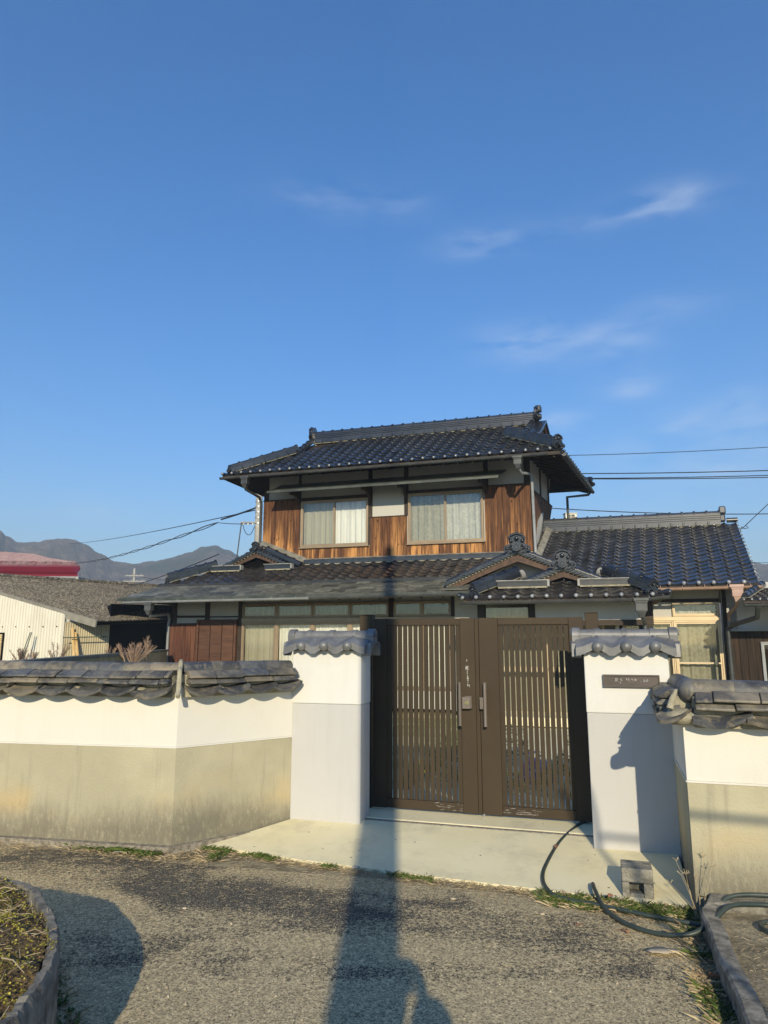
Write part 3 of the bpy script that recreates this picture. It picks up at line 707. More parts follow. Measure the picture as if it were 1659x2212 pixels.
# main roof
mr = part(H, 'main_roof', MB().prism([(UL + .03, EV + .02, EZ - .03), (UR - .03, EV + .02, EZ - .03), (GR, RV, RZ - .05), (GL, RV, RZ - .05)], (0, 0, -.03))
          .prism([(UR - .03, BV - .02, EZ - .03), (UL + .03, BV - .02, EZ - .03), (GL, RV, RZ - .05), (GR, RV, RZ - .05)], (0, 0, -.03))
          .prism([(UL + .03, BV - .02, EZ - .03), (UL + .03, EV + .02, EZ - .03), (GL, RV - .9, EZ + .76), (GL, RV + .9, EZ + .76)], (0, 0, -.03))
          .prism([(UR - .03, EV + .02, EZ - .03), (UR - .03, BV - .02, EZ - .03), (GR - .1, RV + .95, EZ + .6), (GR - .1, RV - .95, EZ + .6)], (0, 0, -.03)), M['beam'])
hipL0, hipL1 = Vector((UL, EV, 0)), Vector((GL, 16.85, 0)); hipR0, hipR1 = Vector((UR, EV, 0)), Vector((-1.95, 16.72, 0))
def vplane(a, b, side):    # vertical plane through a,b keeping `side` point
    d = (b - a); n = Vector((-d.y, d.x, 0)).normalized()
    if (Vector(side) - a).dot(n) < 0: n = -n
    return (tuple(a), tuple(n))
inside = (-5, 16.5, 0)
# front slope in two bands so that the hips clip only below the gables
U6 = (0, ca6, sa6); L6 = (RV - EV) / ca6; rows = 12; e6 = L6 / rows; nlow = 6
def mainfront():
    k = nlow * e6
    slope(H, mr, (UL, EV, EZ), (1, 0, 0), U6, UR - UL, k, .2705, e6, M['tile'], clips=[vplane(hipL0, hipL1, inside), vplane(hipR0, hipR1, inside)])
    hi = Vector((0, EV, EZ)) + Vector(U6) * k
    slope(H, mr, (UL + .2705 * 5, hi.y, hi.z), (1, 0, 0), U6, GR + .2 - (UL + .2705 * 5), L6 - k, .2705, e6, M['tile'], clips=[vplane(hipL0, hipL1, inside), ((GL - .08, 0, 0), (1, 0, 0)), ((GR + .16, 0, 0), (-1, 0, 0))], eave=False)
# side and back slopes
sl = math.hypot(GL - UL, .8); 
slope(H, mr, (UL, BV, EZ), (0, -1, 0), ((GL - UL) / sl, 0, .8 / sl), BV - EV, sl, .2705, .235, M['tile'], clips=[vplane(hipL0, hipL1, (-9, 17, 0)), vplane(Vector((UL, BV, 0)), Vector((GL, BV - 1.35, 0)), (-9, 17, 0))], stuff='side_roof_tiles')
slr = math.hypot(-1.95 * -1 + UR, .68)
slope(H, mr, (UR, EV, EZ), (0, 1, 0), (-(1.95 + UR) / slr, 0, .68 / slr), BV - EV, slr, .2705, .235, M['tile'], clips=[vplane(hipR0, hipR1, (-.7, 17, 0)), vplane(Vector((UR, BV, 0)), Vector((-1.95, BV - 1.12, 0)), (-.7, 17, 0))], stuff='side_roof_tiles')
slope(H, mr, (UR, BV, EZ), (-1, 0, 0), (0, -ca6, sa6), UR - UL, L6, .2705, e6, M['tile'], clips=[vplane(Vector((UR, BV, 0)), Vector((-1.95, BV - 1.12, 0)), (-5, 19, 0)), vplane(Vector((UL, BV, 0)), Vector((GL, BV - 1.35, 0)), (-5, 19, 0)), ((GL - .1, 0, 0), (1, 0, 0))], stuff='side_roof_tiles')
ridge(H, mr, (GL, RV, RZ - .04), (GR - .04, RV, RZ - .04), 8, .26, .075, pitch=.285, lay=.050)
for x, f in ((GL - .05, (-1, 0, 0)), (GR + .0, (1, 0, 0))): oni(H, mr, (x, RV, RZ + .08), .95, f)
part(H, 'ridge_end_block', MB().box((GR - .03, RV - .09, RZ + .30), (GR + .12, RV + .09, RZ + .47)), M['tile'], mr, bevel=.03)
part(H, 'ridge_end_block', MB().box((GL - .16, RV - .09, RZ + .26), (GL + .02, RV + .09, RZ + .43)), M['tile'], mr, bevel=.03)
zr = lambda v: EZ + S6 * (v - EV)
# descending gable ridges and hips
ridge(H, mr, (GL - .05, 16.70, zr(16.70) + .03), (GL - .02, RV - .10, zr(RV - .10) + .05), 3, .16, .058, face=False, mortar=False)
ridge(H, mr, (GR - .08, 16.75, zr(16.75) + .03), (GR - .08, RV - .12, zr(RV - .12) + .03), 2, .15, .06, face=False, mortar=False)
hm = Vector((-8.25, 16.18, zr(16.18) + .035))
ridge(H, mr, (UL + .18, EV + .14, EZ + .09), hm, 3, .16, .058, lay=.036); ridge(H, mr, hm, (GL - .05, 16.8, zr(16.8) + .055), 3, .16, .058, lay=.036)
ridge(H, mr, (UR - .12, EV + .1, EZ + .08), (-1.98, 16.72, zr(16.72) + .05), 4, .18, .065, lay=.042)
ridge(H, mr, (UR - .1, BV - .1, EZ + .08), (-1.95, BV - 1.12, EZ + .62), 4, .18, .065, lay=.042)
ridge(H, mr, (UL + .1, BV - .1, EZ + .08), (GL, BV - 1.35, EZ + .75), 4, .18, .065, lay=.042)
oni(H, mr, (UR - .06, EV + .05, EZ + .06), .75, (.76, -.65, 0)); oni(H, mr, (UR - .02, BV - .03, EZ + .04), .75, (.7, .7, 0))
oni(H, mr, (UL + .14, EV + .10, EZ + .08), .5, (-.76, -.65, 0))
part(H, 'gable_end_wall', MB().prism([(GR - .05, RV - .95, EZ + .55), (GR - .05, RV + .95, EZ + .55), (GR - .05, RV, RZ - .03)], (.04, 0, 0)).prism([(GL + .05, RV - .95, EZ + .55), (GL + .05, RV + .95, EZ + .55), (GL + .05, RV, RZ - .03)], (.04, 0, 0)), M['plaster_house'], mr)
for sg in (-1, 1):
    v0 = RV + sg * .98
    part(H, 'gable_verge', MB().prism([(GR - .02, v0, zr(RV - .98) - .02), (GR - .02, RV, RZ + .0), (GR - .02, RV, RZ + .06), (GR - .02, v0, zr(RV - .98) + .05)], (.26, 0, 0)), M['tile'], mr)
    part(H, 'gable_bargeboard', MB().prism([(GR + .16, v0, zr(RV - .98) - .16), (GR + .16, RV, RZ - .14), (GR + .16, RV, RZ - .02), (GR + .16, v0, zr(RV - .98) - .03)], (.03, 0, 0)), M['bargeboard'], mr)
# soffit, rafters, fascia
part(H, 'soffit', MB().prism([(UL + .06, EV + .05, EZ - .07), (UR - .06, EV + .05, EZ - .07), (-1.4, 16.45, EZ + .16), (-8.37, 16.45, EZ + .16)], (0, 0, -.02))
     .prism([(UR - .06, EV + .05, EZ - .07), (UR - .06, BV - .05, EZ - .07), (-1.4, 19.2, EZ + .16), (-1.4, 16.45, EZ + .16)], (0, 0, -.02))
     .prism([(UL + .06, BV - .05, EZ - .07), (UL + .06, EV + .05, EZ - .07), (-8.37, 16.45, EZ + .16), (-8.37, 19.2, EZ + .16)], (0, 0, -.02)), M['beam'])
part(H, 'fascia', MB().box((UL + .02, EV + .0, EZ - .11), (UR - .02, EV + .03, EZ - .035)).box((UR - .05, EV + .031, EZ - .11), (UR - .02, BV, EZ - .035)).box((UL + .02, EV + .031, EZ - .11), (UL + .05, BV, EZ - .035)), M['beam'])
x = UL + .2
while x < UR - .1:
    part(H, 'rafter', MB().obox((x, EV + .06, EZ - .155), (x, 16.45, EZ + .09), .05, .06), M['beam']); x += .36
x = EV + .4
while x < BV - .1:
    part(H, 'rafter', MB().obox((UR - .06, x, EZ - .155), (-1.4, x, EZ + .09), .05, .06), M['beam']); x += .36
gutter(H, 'gutter', (UL - .02, EV - .05, EZ - .085), (UR - .28, EV - .05, EZ - .085), .052, M['gutter'], 14)
gutter(H, 'gutter', (UR + .05, EV + .1, EZ - .085), (UR + .05, BV + .05, EZ - .085), .052, M['gutter'], 6)
hopper(H, (-8.42, EV - .05, EZ - .10), M['gutter']); downpipe(H, [(-8.42, EV - .05, EZ - .36), (-8.42, EV + .0, EZ - .42), (-8.44, 16.3, 5.36), (-8.44, 16.42, 5.2), (-8.44, 16.42, 4.1)], M['gutter'])
hopper(H, (-1.42, EV - .05, EZ - .10), M['gutter']); downpipe(H, [(-1.42, EV - .05, EZ - .36), (-1.40, EV + .1, EZ - .46), (-1.33, 16.28, 5.50), (-1.32, 16.36, 5.38), (-1.32, 16.36, 3.55), (-1.2, 16.2, 3.40)], M['pipe_grey'])
downpipe(H, [(UR + .0, BV - .1, EZ - .12), (UR - .05, BV - .15, EZ - .2), (UR - .5, 19.1, EZ - .38), (UR - .5, 19.1, 4.4)], M['gutter'], clips=False)
downpipe(H, [(UR + .0, BV - .5, EZ - .1), (UR - .55, BV - .9, EZ - .18)], M['gutter'], clips=False)

# ---- ground floor skirt roof
S4 = .42; ca4 = 1 / math.hypot(1, S4); sa4 = S4 * ca4
SV, SZ = 14.12, 2.60
sz = lambda v: SZ + S4 * (v - SV)
TV = 14.95
lr = part(H, 'lower_roof', MB().prism([(-10.9, SV, SZ - .012), (-.9, SV, SZ - .012), (-.9, 16.45, sz(16.45) - .012), (-8.4, 16.45, sz(16.45) - .012), (-9.45, 15.95, sz(15.95) - .012)], (0, 0, -.035))
          .prism([(-10.9, SV, SZ - .012), (-9.45, 15.95, sz(15.95) - .012), (-9.45, 19, sz(15.95) - .012), (-10.9, 19, SZ - .012)], (0, 0, -.035)), M['beam'])
# sheet metal lower strip, sheet by sheet
rr = random.Random(5); nr = 5; hh = (TV - SV) / nr
for j in range(nr):
    x = -10.95 + rr.uniform(0, .2) + j * .10
    while x < -1.0:
        b = min(x + rr.uniform(.30, .42), -.95); v0 = SV + j * hh - .004; zt = sz(v0) + .008 + rr.uniform(0, .004)
        if b - x > .05: part(H, 'roof_sheet', MB().prism([(x + .003, v0, zt), (b - .003, v0, zt), (b - .003, v0 + hh + .02, sz(v0 + hh + .02) + .0), (x + .003, v0 + hh + .02, sz(v0 + hh + .02) + .0)], (0, 0, -.006)), M['copper'], lr)
        x = b
part(H, 'sheet_roof_end', MB().prism([(-10.98, SV, SZ + .01), (-10.98, SV, SZ - .05), (-9.9, 15.55, sz(15.4) - .07), (-9.9, 15.55, sz(15.4))], (.03, .0, 0)).prism([(-10.95, SV, SZ + .004), (-10.55, SV + .6, sz(SV + .6) + .004), (-10.55, 18.5, sz(SV + .6) + .004), (-10.95, 18.5, SZ + .004)], (0, 0, -.01)), M['copper'], lr)
part(H, 'roof_edge_strip', MB().box((-10.98, SV - .02, SZ - .055), (-.95, SV - .003, SZ + .018)), M['awning'], lr)
U4 = (0, ca4, sa4)
hl0, hl1 = Vector((-10.42, TV, 0)), Vector((-9.45, 15.95, 0)); 
slope(H, lr, (-10.42, TV, sz(TV) + .01), (1, 0, 0), U4, 10.42 - 1.6, (16.42 - TV) / ca4, .272, .232, M['tile_old'], clips=[vplane(hl0, hl1, (-5, 15, 0)), vplane(Vector((-3.0, TV, 0)), Vector((-1.53, 16.42, 0)), (-6, 15.5, 0)), vplane(Vector((-8.55, 16.15, 0)), Vector((-7.25, 16.15, 0)), (-7.5, 15, 0)) if False else ((0, 0, -50), (0, 0, 1))], knob=None, names=('lower_roof_tile', 'lower_roof_tile'), eave=False)
part(H, 'tile_edge_board', MB().box((-10.45, TV - .03, sz(TV) - .01), (-3.0, TV - .002, sz(TV) + .045)), M['tile_old'], lr)
mainfront()
# flashing under the upstairs boards
part(H, 'wall_flashing', MB().prism([(-7.12, 16.30, 3.60), (-1.5, 16.30, 3.60), (-1.5, 16.454, 3.70), (-7.12, 16.454, 3.70)], (0, 0, -.02)).prism([(-8.38, 16.30, 4.12), (-7.12, 16.30, 3.60), (-7.12, 16.454, 3.72), (-8.38, 16.454, 4.22)], (0, 0, -.02)), M['flash'], lr)
ridge(H, lr, (-7.10, 16.27, 3.52), (-1.7, 16.27, 3.52), 1, .10, .02, M['tile'], sides=(1,), pitch=.275, names=('ridge_cap_tile', 'flashing_face_tile', 'ridge_layers'))
ridge(H, lr, (-10.25, TV + .12, sz(TV) + .12), (-9.4, 15.98, sz(15.95) + .10), 4, .17, .062)
oni(H, lr, (-10.28, TV + .10, sz(TV) + .03), .48, (-.6, -.8, 0))
# small front gable on the left of the skirt roof
GU, GV, GZ = -8.33, 15.98, 3.94
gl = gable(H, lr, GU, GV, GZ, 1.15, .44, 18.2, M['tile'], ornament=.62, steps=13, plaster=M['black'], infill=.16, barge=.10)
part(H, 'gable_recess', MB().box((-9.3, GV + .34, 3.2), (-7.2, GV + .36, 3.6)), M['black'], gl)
for a, b in ((-9.72, -8.66), (-7.98, -7.26)):
    ridge(H, lr, (a, 15.86, sz(15.86) + .05), (b, 15.86, sz(15.86) + .05), 1, .14, .01, M['tile'], sides=(1,), pitch=.33)
    part(H, 'ridge_mortar_top', MB().box((a - .02, 15.78, sz(15.86) + .172), (b + .02, 15.93, sz(15.86) + .188)).box((b + .0, 15.78, sz(15.86) + .06), (b + .03, 15.92, sz(15.86) + .171)), M['mortar_white'], lr)
ridge(H, lr, (-7.12, 16.05, 3.46), (-8.10, 16.12, 3.90), 3, .15, .06, M['tile'], face=False, mortar=False)
oni(H, gl, (-8.95, 17.6, 4.06), .5)
ridge(H, gl, (-9.1, 17.5, 3.95), (-8.5, 17.5, 3.98), 3, .16, .055, M['tile'], face=False)
# eaves below
part(H, 'soffit', MB().prism([(-10.85, SV + .03, SZ - .06), (-.9, SV + .03, SZ - .06), (-.9, 15.25, sz(15.25) - .12), (-10.2, 15.25, sz(15.25) - .12)], (0, 0, -.015)), M['beam'], lr)
x = -10.8
while x < -1.2:
    part(H, 'rafter', MB().obox((x, SV + .03, SZ - .115), (x, 15.25, sz(15.25) - .19), .045, .05), M['beam'], lr); x += .455
gutter(H, 'gutter', (-10.75, SV - .06, SZ - .075), (-6, SV - .06, SZ - .055), .05, M['pipe_grey'], 8); gutter(H, 'gutter', (-5.99, SV - .06, SZ - .055), (-2.2, SV - .06, SZ - .03), .05, M['gutter'], 6)
hopper(H, (-10.05, SV - .06, SZ - .09), M['gutter']); downpipe(H, [(-10.05, SV - .06, SZ - .35), (-10.05, SV, SZ - .41), (-10.22, 15.1, 2.28), (-10.27, 15.24, 2.16), (-10.29, 15.24, 2.0), (-10.29, 15.24, .3)], M['pipe_grey'])

# ---- ground floor front
V1 = 15.3
hol = [(-8.255, -4.56, 2.15, 2.50), (-8.255, -4.56, .55, 2.05), (-4.44, -3.12, 2.15, 2.50), (-4.44, -3.12, .55, 2.05)]
part(H, 'lower_wall', wall_holes(MB(), -10.22, -.9, .15, 2.95, V1, V1 + .12, hol).box((-10.22, V1 + .121, .15), (-10.1, 18.8, 2.85)).box((-8.3, 17.0, .15), (-1.0, 17.1, 3.2)), M['plaster_house'])
for a, b in ((-10.225, -10.10), (-9.29, -9.17), (-8.375, -8.26), (-4.56, -4.44), (-3.12, -3.0)): part(H, 'post', MB().box((a, V1 - .03, .15), (b, V1 - .001, 2.75)), M['beam'])
lb = part(H, 'lower_cladding', MB().box((-10.255, V1 - .02, .2), (-9.47, V1 - .002, 2.02)), M['beam'])
boards(H, lb, [(-10.255, -9.47, .2, 2.02)], V1 - .05, V1 - .021, .15, M['board_low'])
part(H, 'board_cap_rail', MB().box((-10.27, V1 - .07, 2.022), (-9.46, V1 - .002, 2.045)), M['beam'], lb)
part(H, 'beam_rail', MB().box((-10.1, V1 - .02, 2.18), (-9.29, V1 - .001, 2.235)).box((-9.17, V1 - .02, 2.18), (-8.375, V1 - .001, 2.21)), M['beam'])
shb = part(H, 'shutter_box', rect_frame(MB(), -9.46, -8.375, .4, 2.13, V1 - .12, V1 - .003, .055), M['shutter'], bevel=.004)
for i in range(3): part(H, 'shutter_panel', MB().box((-9.40 + i * .318, V1 - .085, .46), (-9.40 + i * .318 + .30, V1 - .06, 2.07)), M['shutter'], shb, bevel=.004)
part(H, 'long_window_rail', MB().box((-8.26, V1 - .07, 2.051), (-3.0, V1 + .03, 2.149)), M['alu'], bevel=.004)
xs = [-8.255, -7.35, -6.42, -5.49, -4.56]
for i in range(4):
    window(H, xs[i], xs[i + 1], .56, 2.05, V1 - .01, 1, M['alu'], curtains=[[M['curtain_beige'], M['curtain'], M['curtain'], M['curtain']][i]], glass=[[M['glass_grey'], M['glass']][i > 0]], sill=False, seed=20 + i, t=.03)
    window(H, xs[i], xs[i + 1], 2.151, 2.495, V1 - .01, 1, M['alu'], curtains=[M['curtain_beige']], glass=[M['glass_grey']], sill=False, seed=30 + i, t=.02)
for i in range(2):
    window(H, -4.44 + i * .66, -4.44 + (i + 1) * .66, .56, 2.05, V1 - .01, 1, M['alu'], curtains=[M['curtain']], glass=[M['glass']], sill=False, seed=40 + i, t=.03)
    window(H, -4.44 + i * .66, -4.44 + (i + 1) * .66, 2.151, 2.495, V1 - .01, 1, M['alu'], curtains=[None], glass=[M['glass_grey']], sill=False, seed=50 + i, t=.02)

# ---- entrance gable behind the porch
g2 = gable(H, None, -1.52, 14.28, 3.46, 1.5, .43, 16.42, M['tile'], ornament=1.0, steps=22, plaster=True, infill=.5, barge=.13, nm='entrance_gable')
part(H, 'gable_apron_roof', MB().prism([(-3.0, 14.15, 2.67), (.5, 14.15, 2.67), (.5, 14.76, 2.93), (-3.0, 14.76, 2.93)], (0, 0, -.02)), M['copper'], g2)
part(H, 'entrance_wall', MB().box((-2.98, 15.0, .15), (.3, 15.06, 2.9)).box((.3, 13.9, .15), (.36, 15.06, 2.75)), M['plaster_house'])
# door screens at the entrance
dr = part(H, 'entrance_door', rect_frame(MB(), -2.1, .1, .2, 2.12, 14.4, 14.46, .05).box((-1.02, 14.4, .25), (-.96, 14.46, 2.07)).box((-2.05, 14.4, 1.70), (.05, 14.459, 1.76)).box((-2.05, 14.4, 1.02), (.05, 14.459, 1.10)), M['alu_hi'], bevel=.004)
part(H, 'pane', MB().box((-2.05, 14.425, .25), (.05, 14.432, 1.0)).box((-2.05, 14.425, 1.11), (.05, 14.432, 1.69)), M['glass_grey'], dr)
part(H, 'door_backing', MB().box((-2.1, 14.7, .2), (.1, 14.72, 2.3)), M['curtain_beige'], dr)

# ---- porch
PV, PZ0 = 13.0, 2.385
pz = lambda v: PZ0 + S4 * (v - PV)
PL, PR = -2.45, 1.15
pr = part(H, 'porch_roof', MB().prism([(PL + .03, PV + .02, PZ0 - .015), (PR - .03, PV + .02, PZ0 - .015), (.3, 13.95, pz(13.95) - .015), (-1.5, 13.95, pz(13.95) - .015)], (0, 0, -.03))
          .prism([(PL + .03, PV + .02, PZ0 - .015), (-1.5, 13.95, pz(13.95) - .015), (-1.5, 14.9, pz(13.95) - .015), (PL + .03, 14.9, PZ0 - .015)], (0, 0, -.03))
          .prism([(PR - .03, PV + .02, PZ0 - .015), (.3, 13.95, pz(13.95) - .015), (.3, 15.2, pz(13.95) - .015), (PR - .03, 15.2, PZ0 - .015)], (0, 0, -.03)), M['beam'])
c0, c1, d0, d1 = Vector((PL, PV, 0)), Vector((-1.5, 13.95, 0)), Vector((PR, PV, 0)), Vector((.2, 13.95, 0))
slope(H, pr, (PL, PV, PZ0), (1, 0, 0), U4, PR - PL, .95 / ca4, .2575, .215, M['tile_old'], clips=[vplane(c0, c1, (-.6, 13.5, 0)), vplane(d0, d1, (-.6, 13.5, 0))], names=('porch_roof_tile', 'porch_eave_tile'), knob=.040)
ls = .95 / ca4
slope(H, pr, (PR, PV, PZ0), (0, 1, 0), (-ca4, 0, sa4), 2.1, ls, .2575, .215, M['tile'], clips=[vplane(d0, d1, (1, 14.5, 0))], stuff='side_roof_tiles')
slope(H, pr, (PL, PV + 1.9, PZ0), (0, -1, 0), (ca4, 0, sa4), 1.9, ls, .2575, .215, M['tile'], clips=[vplane(c0, c1, (-2.3, 14.5, 0))], stuff='side_roof_tiles')
for a, b in ((-1.83, -.87), (-.32, .62)):
    ridge(H, pr, (a, 13.46, pz(13.46) + .045), (b, 13.46, pz(13.46) + .045), 1, .12, .01, M['tile_old'], sides=(1,), pitch=.31)
    part(H, 'ridge_mortar_top', MB().box((a - .02, 13.39, pz(13.46) + .162), (b + .02, 13.54, pz(13.46) + .176)), M['mortar_white'], pr)
    e0 = b if a < -1 else a; part(H, 'ridge_mortar_end', MB().box((e0 - .02, 13.39, pz(13.46) + .045), (e0 + .02, 13.54, pz(13.46) + .16)), M['mortar_white'], pr)
ridge(H, pr, (PL + .22, PV + .14, PZ0 + .12), (-1.48, 13.95, pz(13.95) + .09), 3, .17, .062); ridge(H, pr, (PR - .22, PV + .14, PZ0 + .12), (.15, 13.95, pz(13.95) + .09), 3, .17, .062)
oni(H, pr, (PL + .20, PV + .12, PZ0 + .03), .55, (-.5, -.86, 0)); oni(H, pr, (PR - .20, PV + .12, PZ0 + .03), .62, (.5, -.86, 0))
for x, sg in ((PL, -1), (PR, 1)):
    part(H, 'corner_tile', MB().tube([(x + sg * -.1, PV + .1, PZ0 + .05), (x + sg * .04, PV - .02, PZ0 + .07)], [.045, .06], 12).sphere((x + sg * .045, PV - .028, PZ0 + .07), .045, 10, 6), M['tile'], pr, smooth=True)
    part(H, 'hip_mortar_end', MB().tube([((-1.46 if sg < 0 else .13), 13.93, pz(13.95) + .10), ((-1.40 if sg < 0 else .07), 13.99, pz(13.95) + .13)], .10, 10), M['mortar_white'], pr, smooth=True)
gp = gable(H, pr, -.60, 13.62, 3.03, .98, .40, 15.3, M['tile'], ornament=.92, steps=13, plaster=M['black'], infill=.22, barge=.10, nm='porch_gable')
part(H, 'gable_vent', MB().box((-.86, 13.80, 2.72), (-.34, 13.81, 2.735)).box((-.607, 13.795, 2.66), (-.593, 13.80, 2.80)), M['porcelain'], gp)
gutter(H, 'gutter', (PL - .03, PV - .05, PZ0 - .06), (.66, PV - .05, PZ0 - .045), .05, M['gutter'], 6, ); gutter(H, 'gutter', (.75, PV - .05, PZ0 - .045), (PR + .05, PV - .03, PZ0 + .0), .05, M['gutter'], 2)
hopper(H, (.72, PV - .05, PZ0 - .03), M['gutter'], 1.15); downpipe(H, [(.72, PV - .05, PZ0 - .33), (.75, PV + .02, PZ0 - .42), (.78, PV + .3, 1.9), (.78, PV + .3, .2)], M['gutter'])
part(H, 'soffit', MB().prism([(PL + .05, PV + .03, PZ0 - .05), (PR - .05, PV + .03, PZ0 - .05), (.9, 13.9, PZ0 + .0), (-2.2, 13.9, PZ0 + .0)], (0, 0, -.02)), M['beam'], pr)
pb = part(H, 'porch_band', MB().box((-1.15, 13.60, 2.0), (.80, 13.66, 2.38)), M['plaster_grey'])
part(H, 'porch_beam', MB().box((-2.25, 13.58, 1.90), (.95, 13.70, 1.995)).box((-1.28, 13.57, 1.996), (-1.151, 13.68, 2.4)).box((.801, 13.57, 1.996), (.95, 13.68, 2.4)).box((-2.25, 13.57, 1.996), (-2.1, 13.68, 2.4)), M['beam'])
for x in (-2.2, .88): part(H, 'post', MB().box((x - .06, 13.58, .15), (x + .06, 13.70, 1.899)), M['beam'])
part(H, 'pane', MB().box((-2.09, 13.64, 2.0), (-1.29, 13.645, 2.38)), M['glass_grey'])
part(H, 'entrance_step', MB().box((-2.4, 13.3, .09), (1.0, 14.4, .25)), M['concrete'], bevel=.01)
sw = window(H, .42, .86, 1.0, 1.98, 13.95, 1, M['alu_hi'], curtains=[None], glass=[M['glass_grey']], seed=60)
flush(H)

# ------------------------------------------------------------------ ANNEX (single storey wing on the right)
X = Thing('annex', 'single-storey wing with a long slate-blue tiled roof at the right of the two-storey house', 'house wing', (1, 16.5, .1))
X.plan = lambda p: Vector((p[0] + (.09 * (p[1] - 14.8) if p[2] > 2.62 else 0), p[1], p[2]))
AV, AZ, AR = 14.8, 2.70, 2.95
RV2 = 18.0; SL2 = (4.36 - AZ) / (RV2 - AV); c2 = 1 / math.hypot(1, SL2); s2 = SL2 * c2
az = lambda v: AZ + SL2 * (v - AV)
ar = part(X, 'roof', MB().prism([(-1.6, AV + .02, AZ - .015), (AR - .03, AV + .02, AZ - .015), (AR - .03, RV2, az(RV2) - .015), (-1.6, RV2, az(RV2) - .015)], (0, 0, -.035))
          .prism([(AR - .03, 2 * RV2 - AV, AZ - .015), (-1.6, 2 * RV2 - AV, AZ - .015), (-1.6, RV2, az(RV2) - .015), (AR - .03, RV2, az(RV2) - .015)], (0, 0, -.035)), M['beam'])
nc = 17; wv = (AR + 1.6) / nc
slope(X, ar, (-1.6, AV, AZ), (1, 0, 0), (0, c2, s2), AR + 1.6, (RV2 - AV) / c2, wv, .2, M['tile_wing'], knob=.042)
ridge(X, ar, (-1.5, RV2, az(RV2) - .03), (2.62, RV2, az(RV2) - .03), 8, .24, .075, M['tile_wing'], pitch=.27, lay=.048)
part(X, 'ridge_end_block', MB().box((2.60, RV2 - .11, az(RV2) + .24), (2.75, RV2 + .11, az(RV2) + .42)), M['tile_wing'], ar, bevel=.03)
part(X, 'ridge_end_block', MB().box((2.60, RV2 - .10, az(RV2) + .05), (2.73, RV2 + .10, az(RV2) + .22)), M['tile_wing'], ar, bevel=.03)
part(X, 'ridge_end_cap', MB().tube([(2.75, RV2 - .02, az(RV2) + .08), (AR + .04, RV2 - .02, az(RV2) + .08)], .06, 12), M['tile_wing'], ar, smooth=True)
for k in range(16):
    f = (k + .5) / 16; v = AV + f * (RV2 - AV)
    part(X, 'verge_knob', MB().sphere((AR + .012, v - .08, az(v) + .055), .022, 8, 5), M['knob'], ar, smooth=True)
part(X, 'verge_board', MB().prism([(AR - .02, AV + .02, AZ - .10), (AR - .02, RV2, az(RV2) - .10), (AR - .02, RV2, az(RV2) + .0), (AR - .02, AV + .02, AZ + .0)], (.03, 0, 0)), M['beam'], ar)
part(X, 'wall_flashing', MB().prism([(-1.46, 15.6, az(15.6) + .08), (-1.33, 15.6, az(15.6) + .06), (-1.28, 18.0, az(18.0) + .06), (-1.42, 18.0, az(18.0) + .14)], (0, 0, .03)), M['flash'], ar)
part(X, 'soffit', MB().prism([(-1.3, AV + .05, AZ - .05), (AR - .06, AV + .05, AZ - .05), (AR - .06, 15.5, az(15.5) - .06), (-1.3, 15.5, az(15.5) - .06)], (0, 0, -.02)), M['beam'], ar)
x = .2
while x < AR:
    part(X, 'rafter', MB().obox((x, AV + .06, AZ - .115), (x, 15.5, az(15.5) - .14), .05, .05), M['beam'], ar); x += .4
gutter(X, 'gutter', (.6, AV - .06, AZ - .07), (AR + .06, AV - .06, AZ - .055), .05, M['gutter_brown'], 6)
hopper(X, (2.56, AV - .06, AZ - .02), M['hopper_pink'], 1.15); downpipe(X, [(2.56, AV - .06, AZ - .34), (2.54, AV + .04, AZ - .42), (2.48, 15.3, 2.14), (2.48, 15.34, 2.0)], M['gutter_brown'])
W2 = 15.5
hol = [(.58, 2.33, .55, 2.02), (1.45, 2.33, 2.10, 2.39)]
part(X, 'wall', wall_holes(MB(), .35, 3.0, .15, 3.0, W2, W2 + .12, hol).box((2.88, W2 + .121, .15), (3.0, 20.4, 3.0)), M['plaster_house'])
for a, b in ((2.345, 2.42), (.36, .45)): part(X, 'post', MB().box((a, W2 - .03, .15), (b, W2 - .001, 2.85)), M['beam'])
part(X, 'lintel_beam', MB().box((.451, W2 - .02, 2.40), (2.344, W2 - .001, 2.46)), M['beam'])
part(X, 'window_rail', MB().box((.46, W2 - .07, 2.021), (2.344, W2 + .03, 2.099)), M['alu_hi'], bevel=.004)
window(X, 1.45, 2.335, 2.10, 2.385, W2 - .01, 1, M['alu_hi'], curtains=[M['curtain_lace']], glass=[M['glass']], sill=False, t=.02, seed=70)
window(X, .58, 1.449, .56, 2.02, W2 - .01, 1, M['alu_hi'], curtains=[M['curtain_lace']], glass=[M['glass_grey']], sill=False, t=.03, seed=71)
wz = window(X, 1.451, 2.335, .56, 2.02, W2 - .03, 1, M['alu_hi'], curtains=[M['curtain_lace']], glass=[M['glass_grey']], sill=False, t=.03, seed=72)
part(X, 'sash_rail', MB().box((1.49, W2 - .062, 1.165), (2.30, W2 - .03, 1.195)), M['alu_hi'], wz)
part(X, 'roof_vent_box', MB().box((-.98, 18.5, 4.70), (-.66, 18.75, 4.98)), M['creamunit'], bevel=.015) if False else None
flush(X)

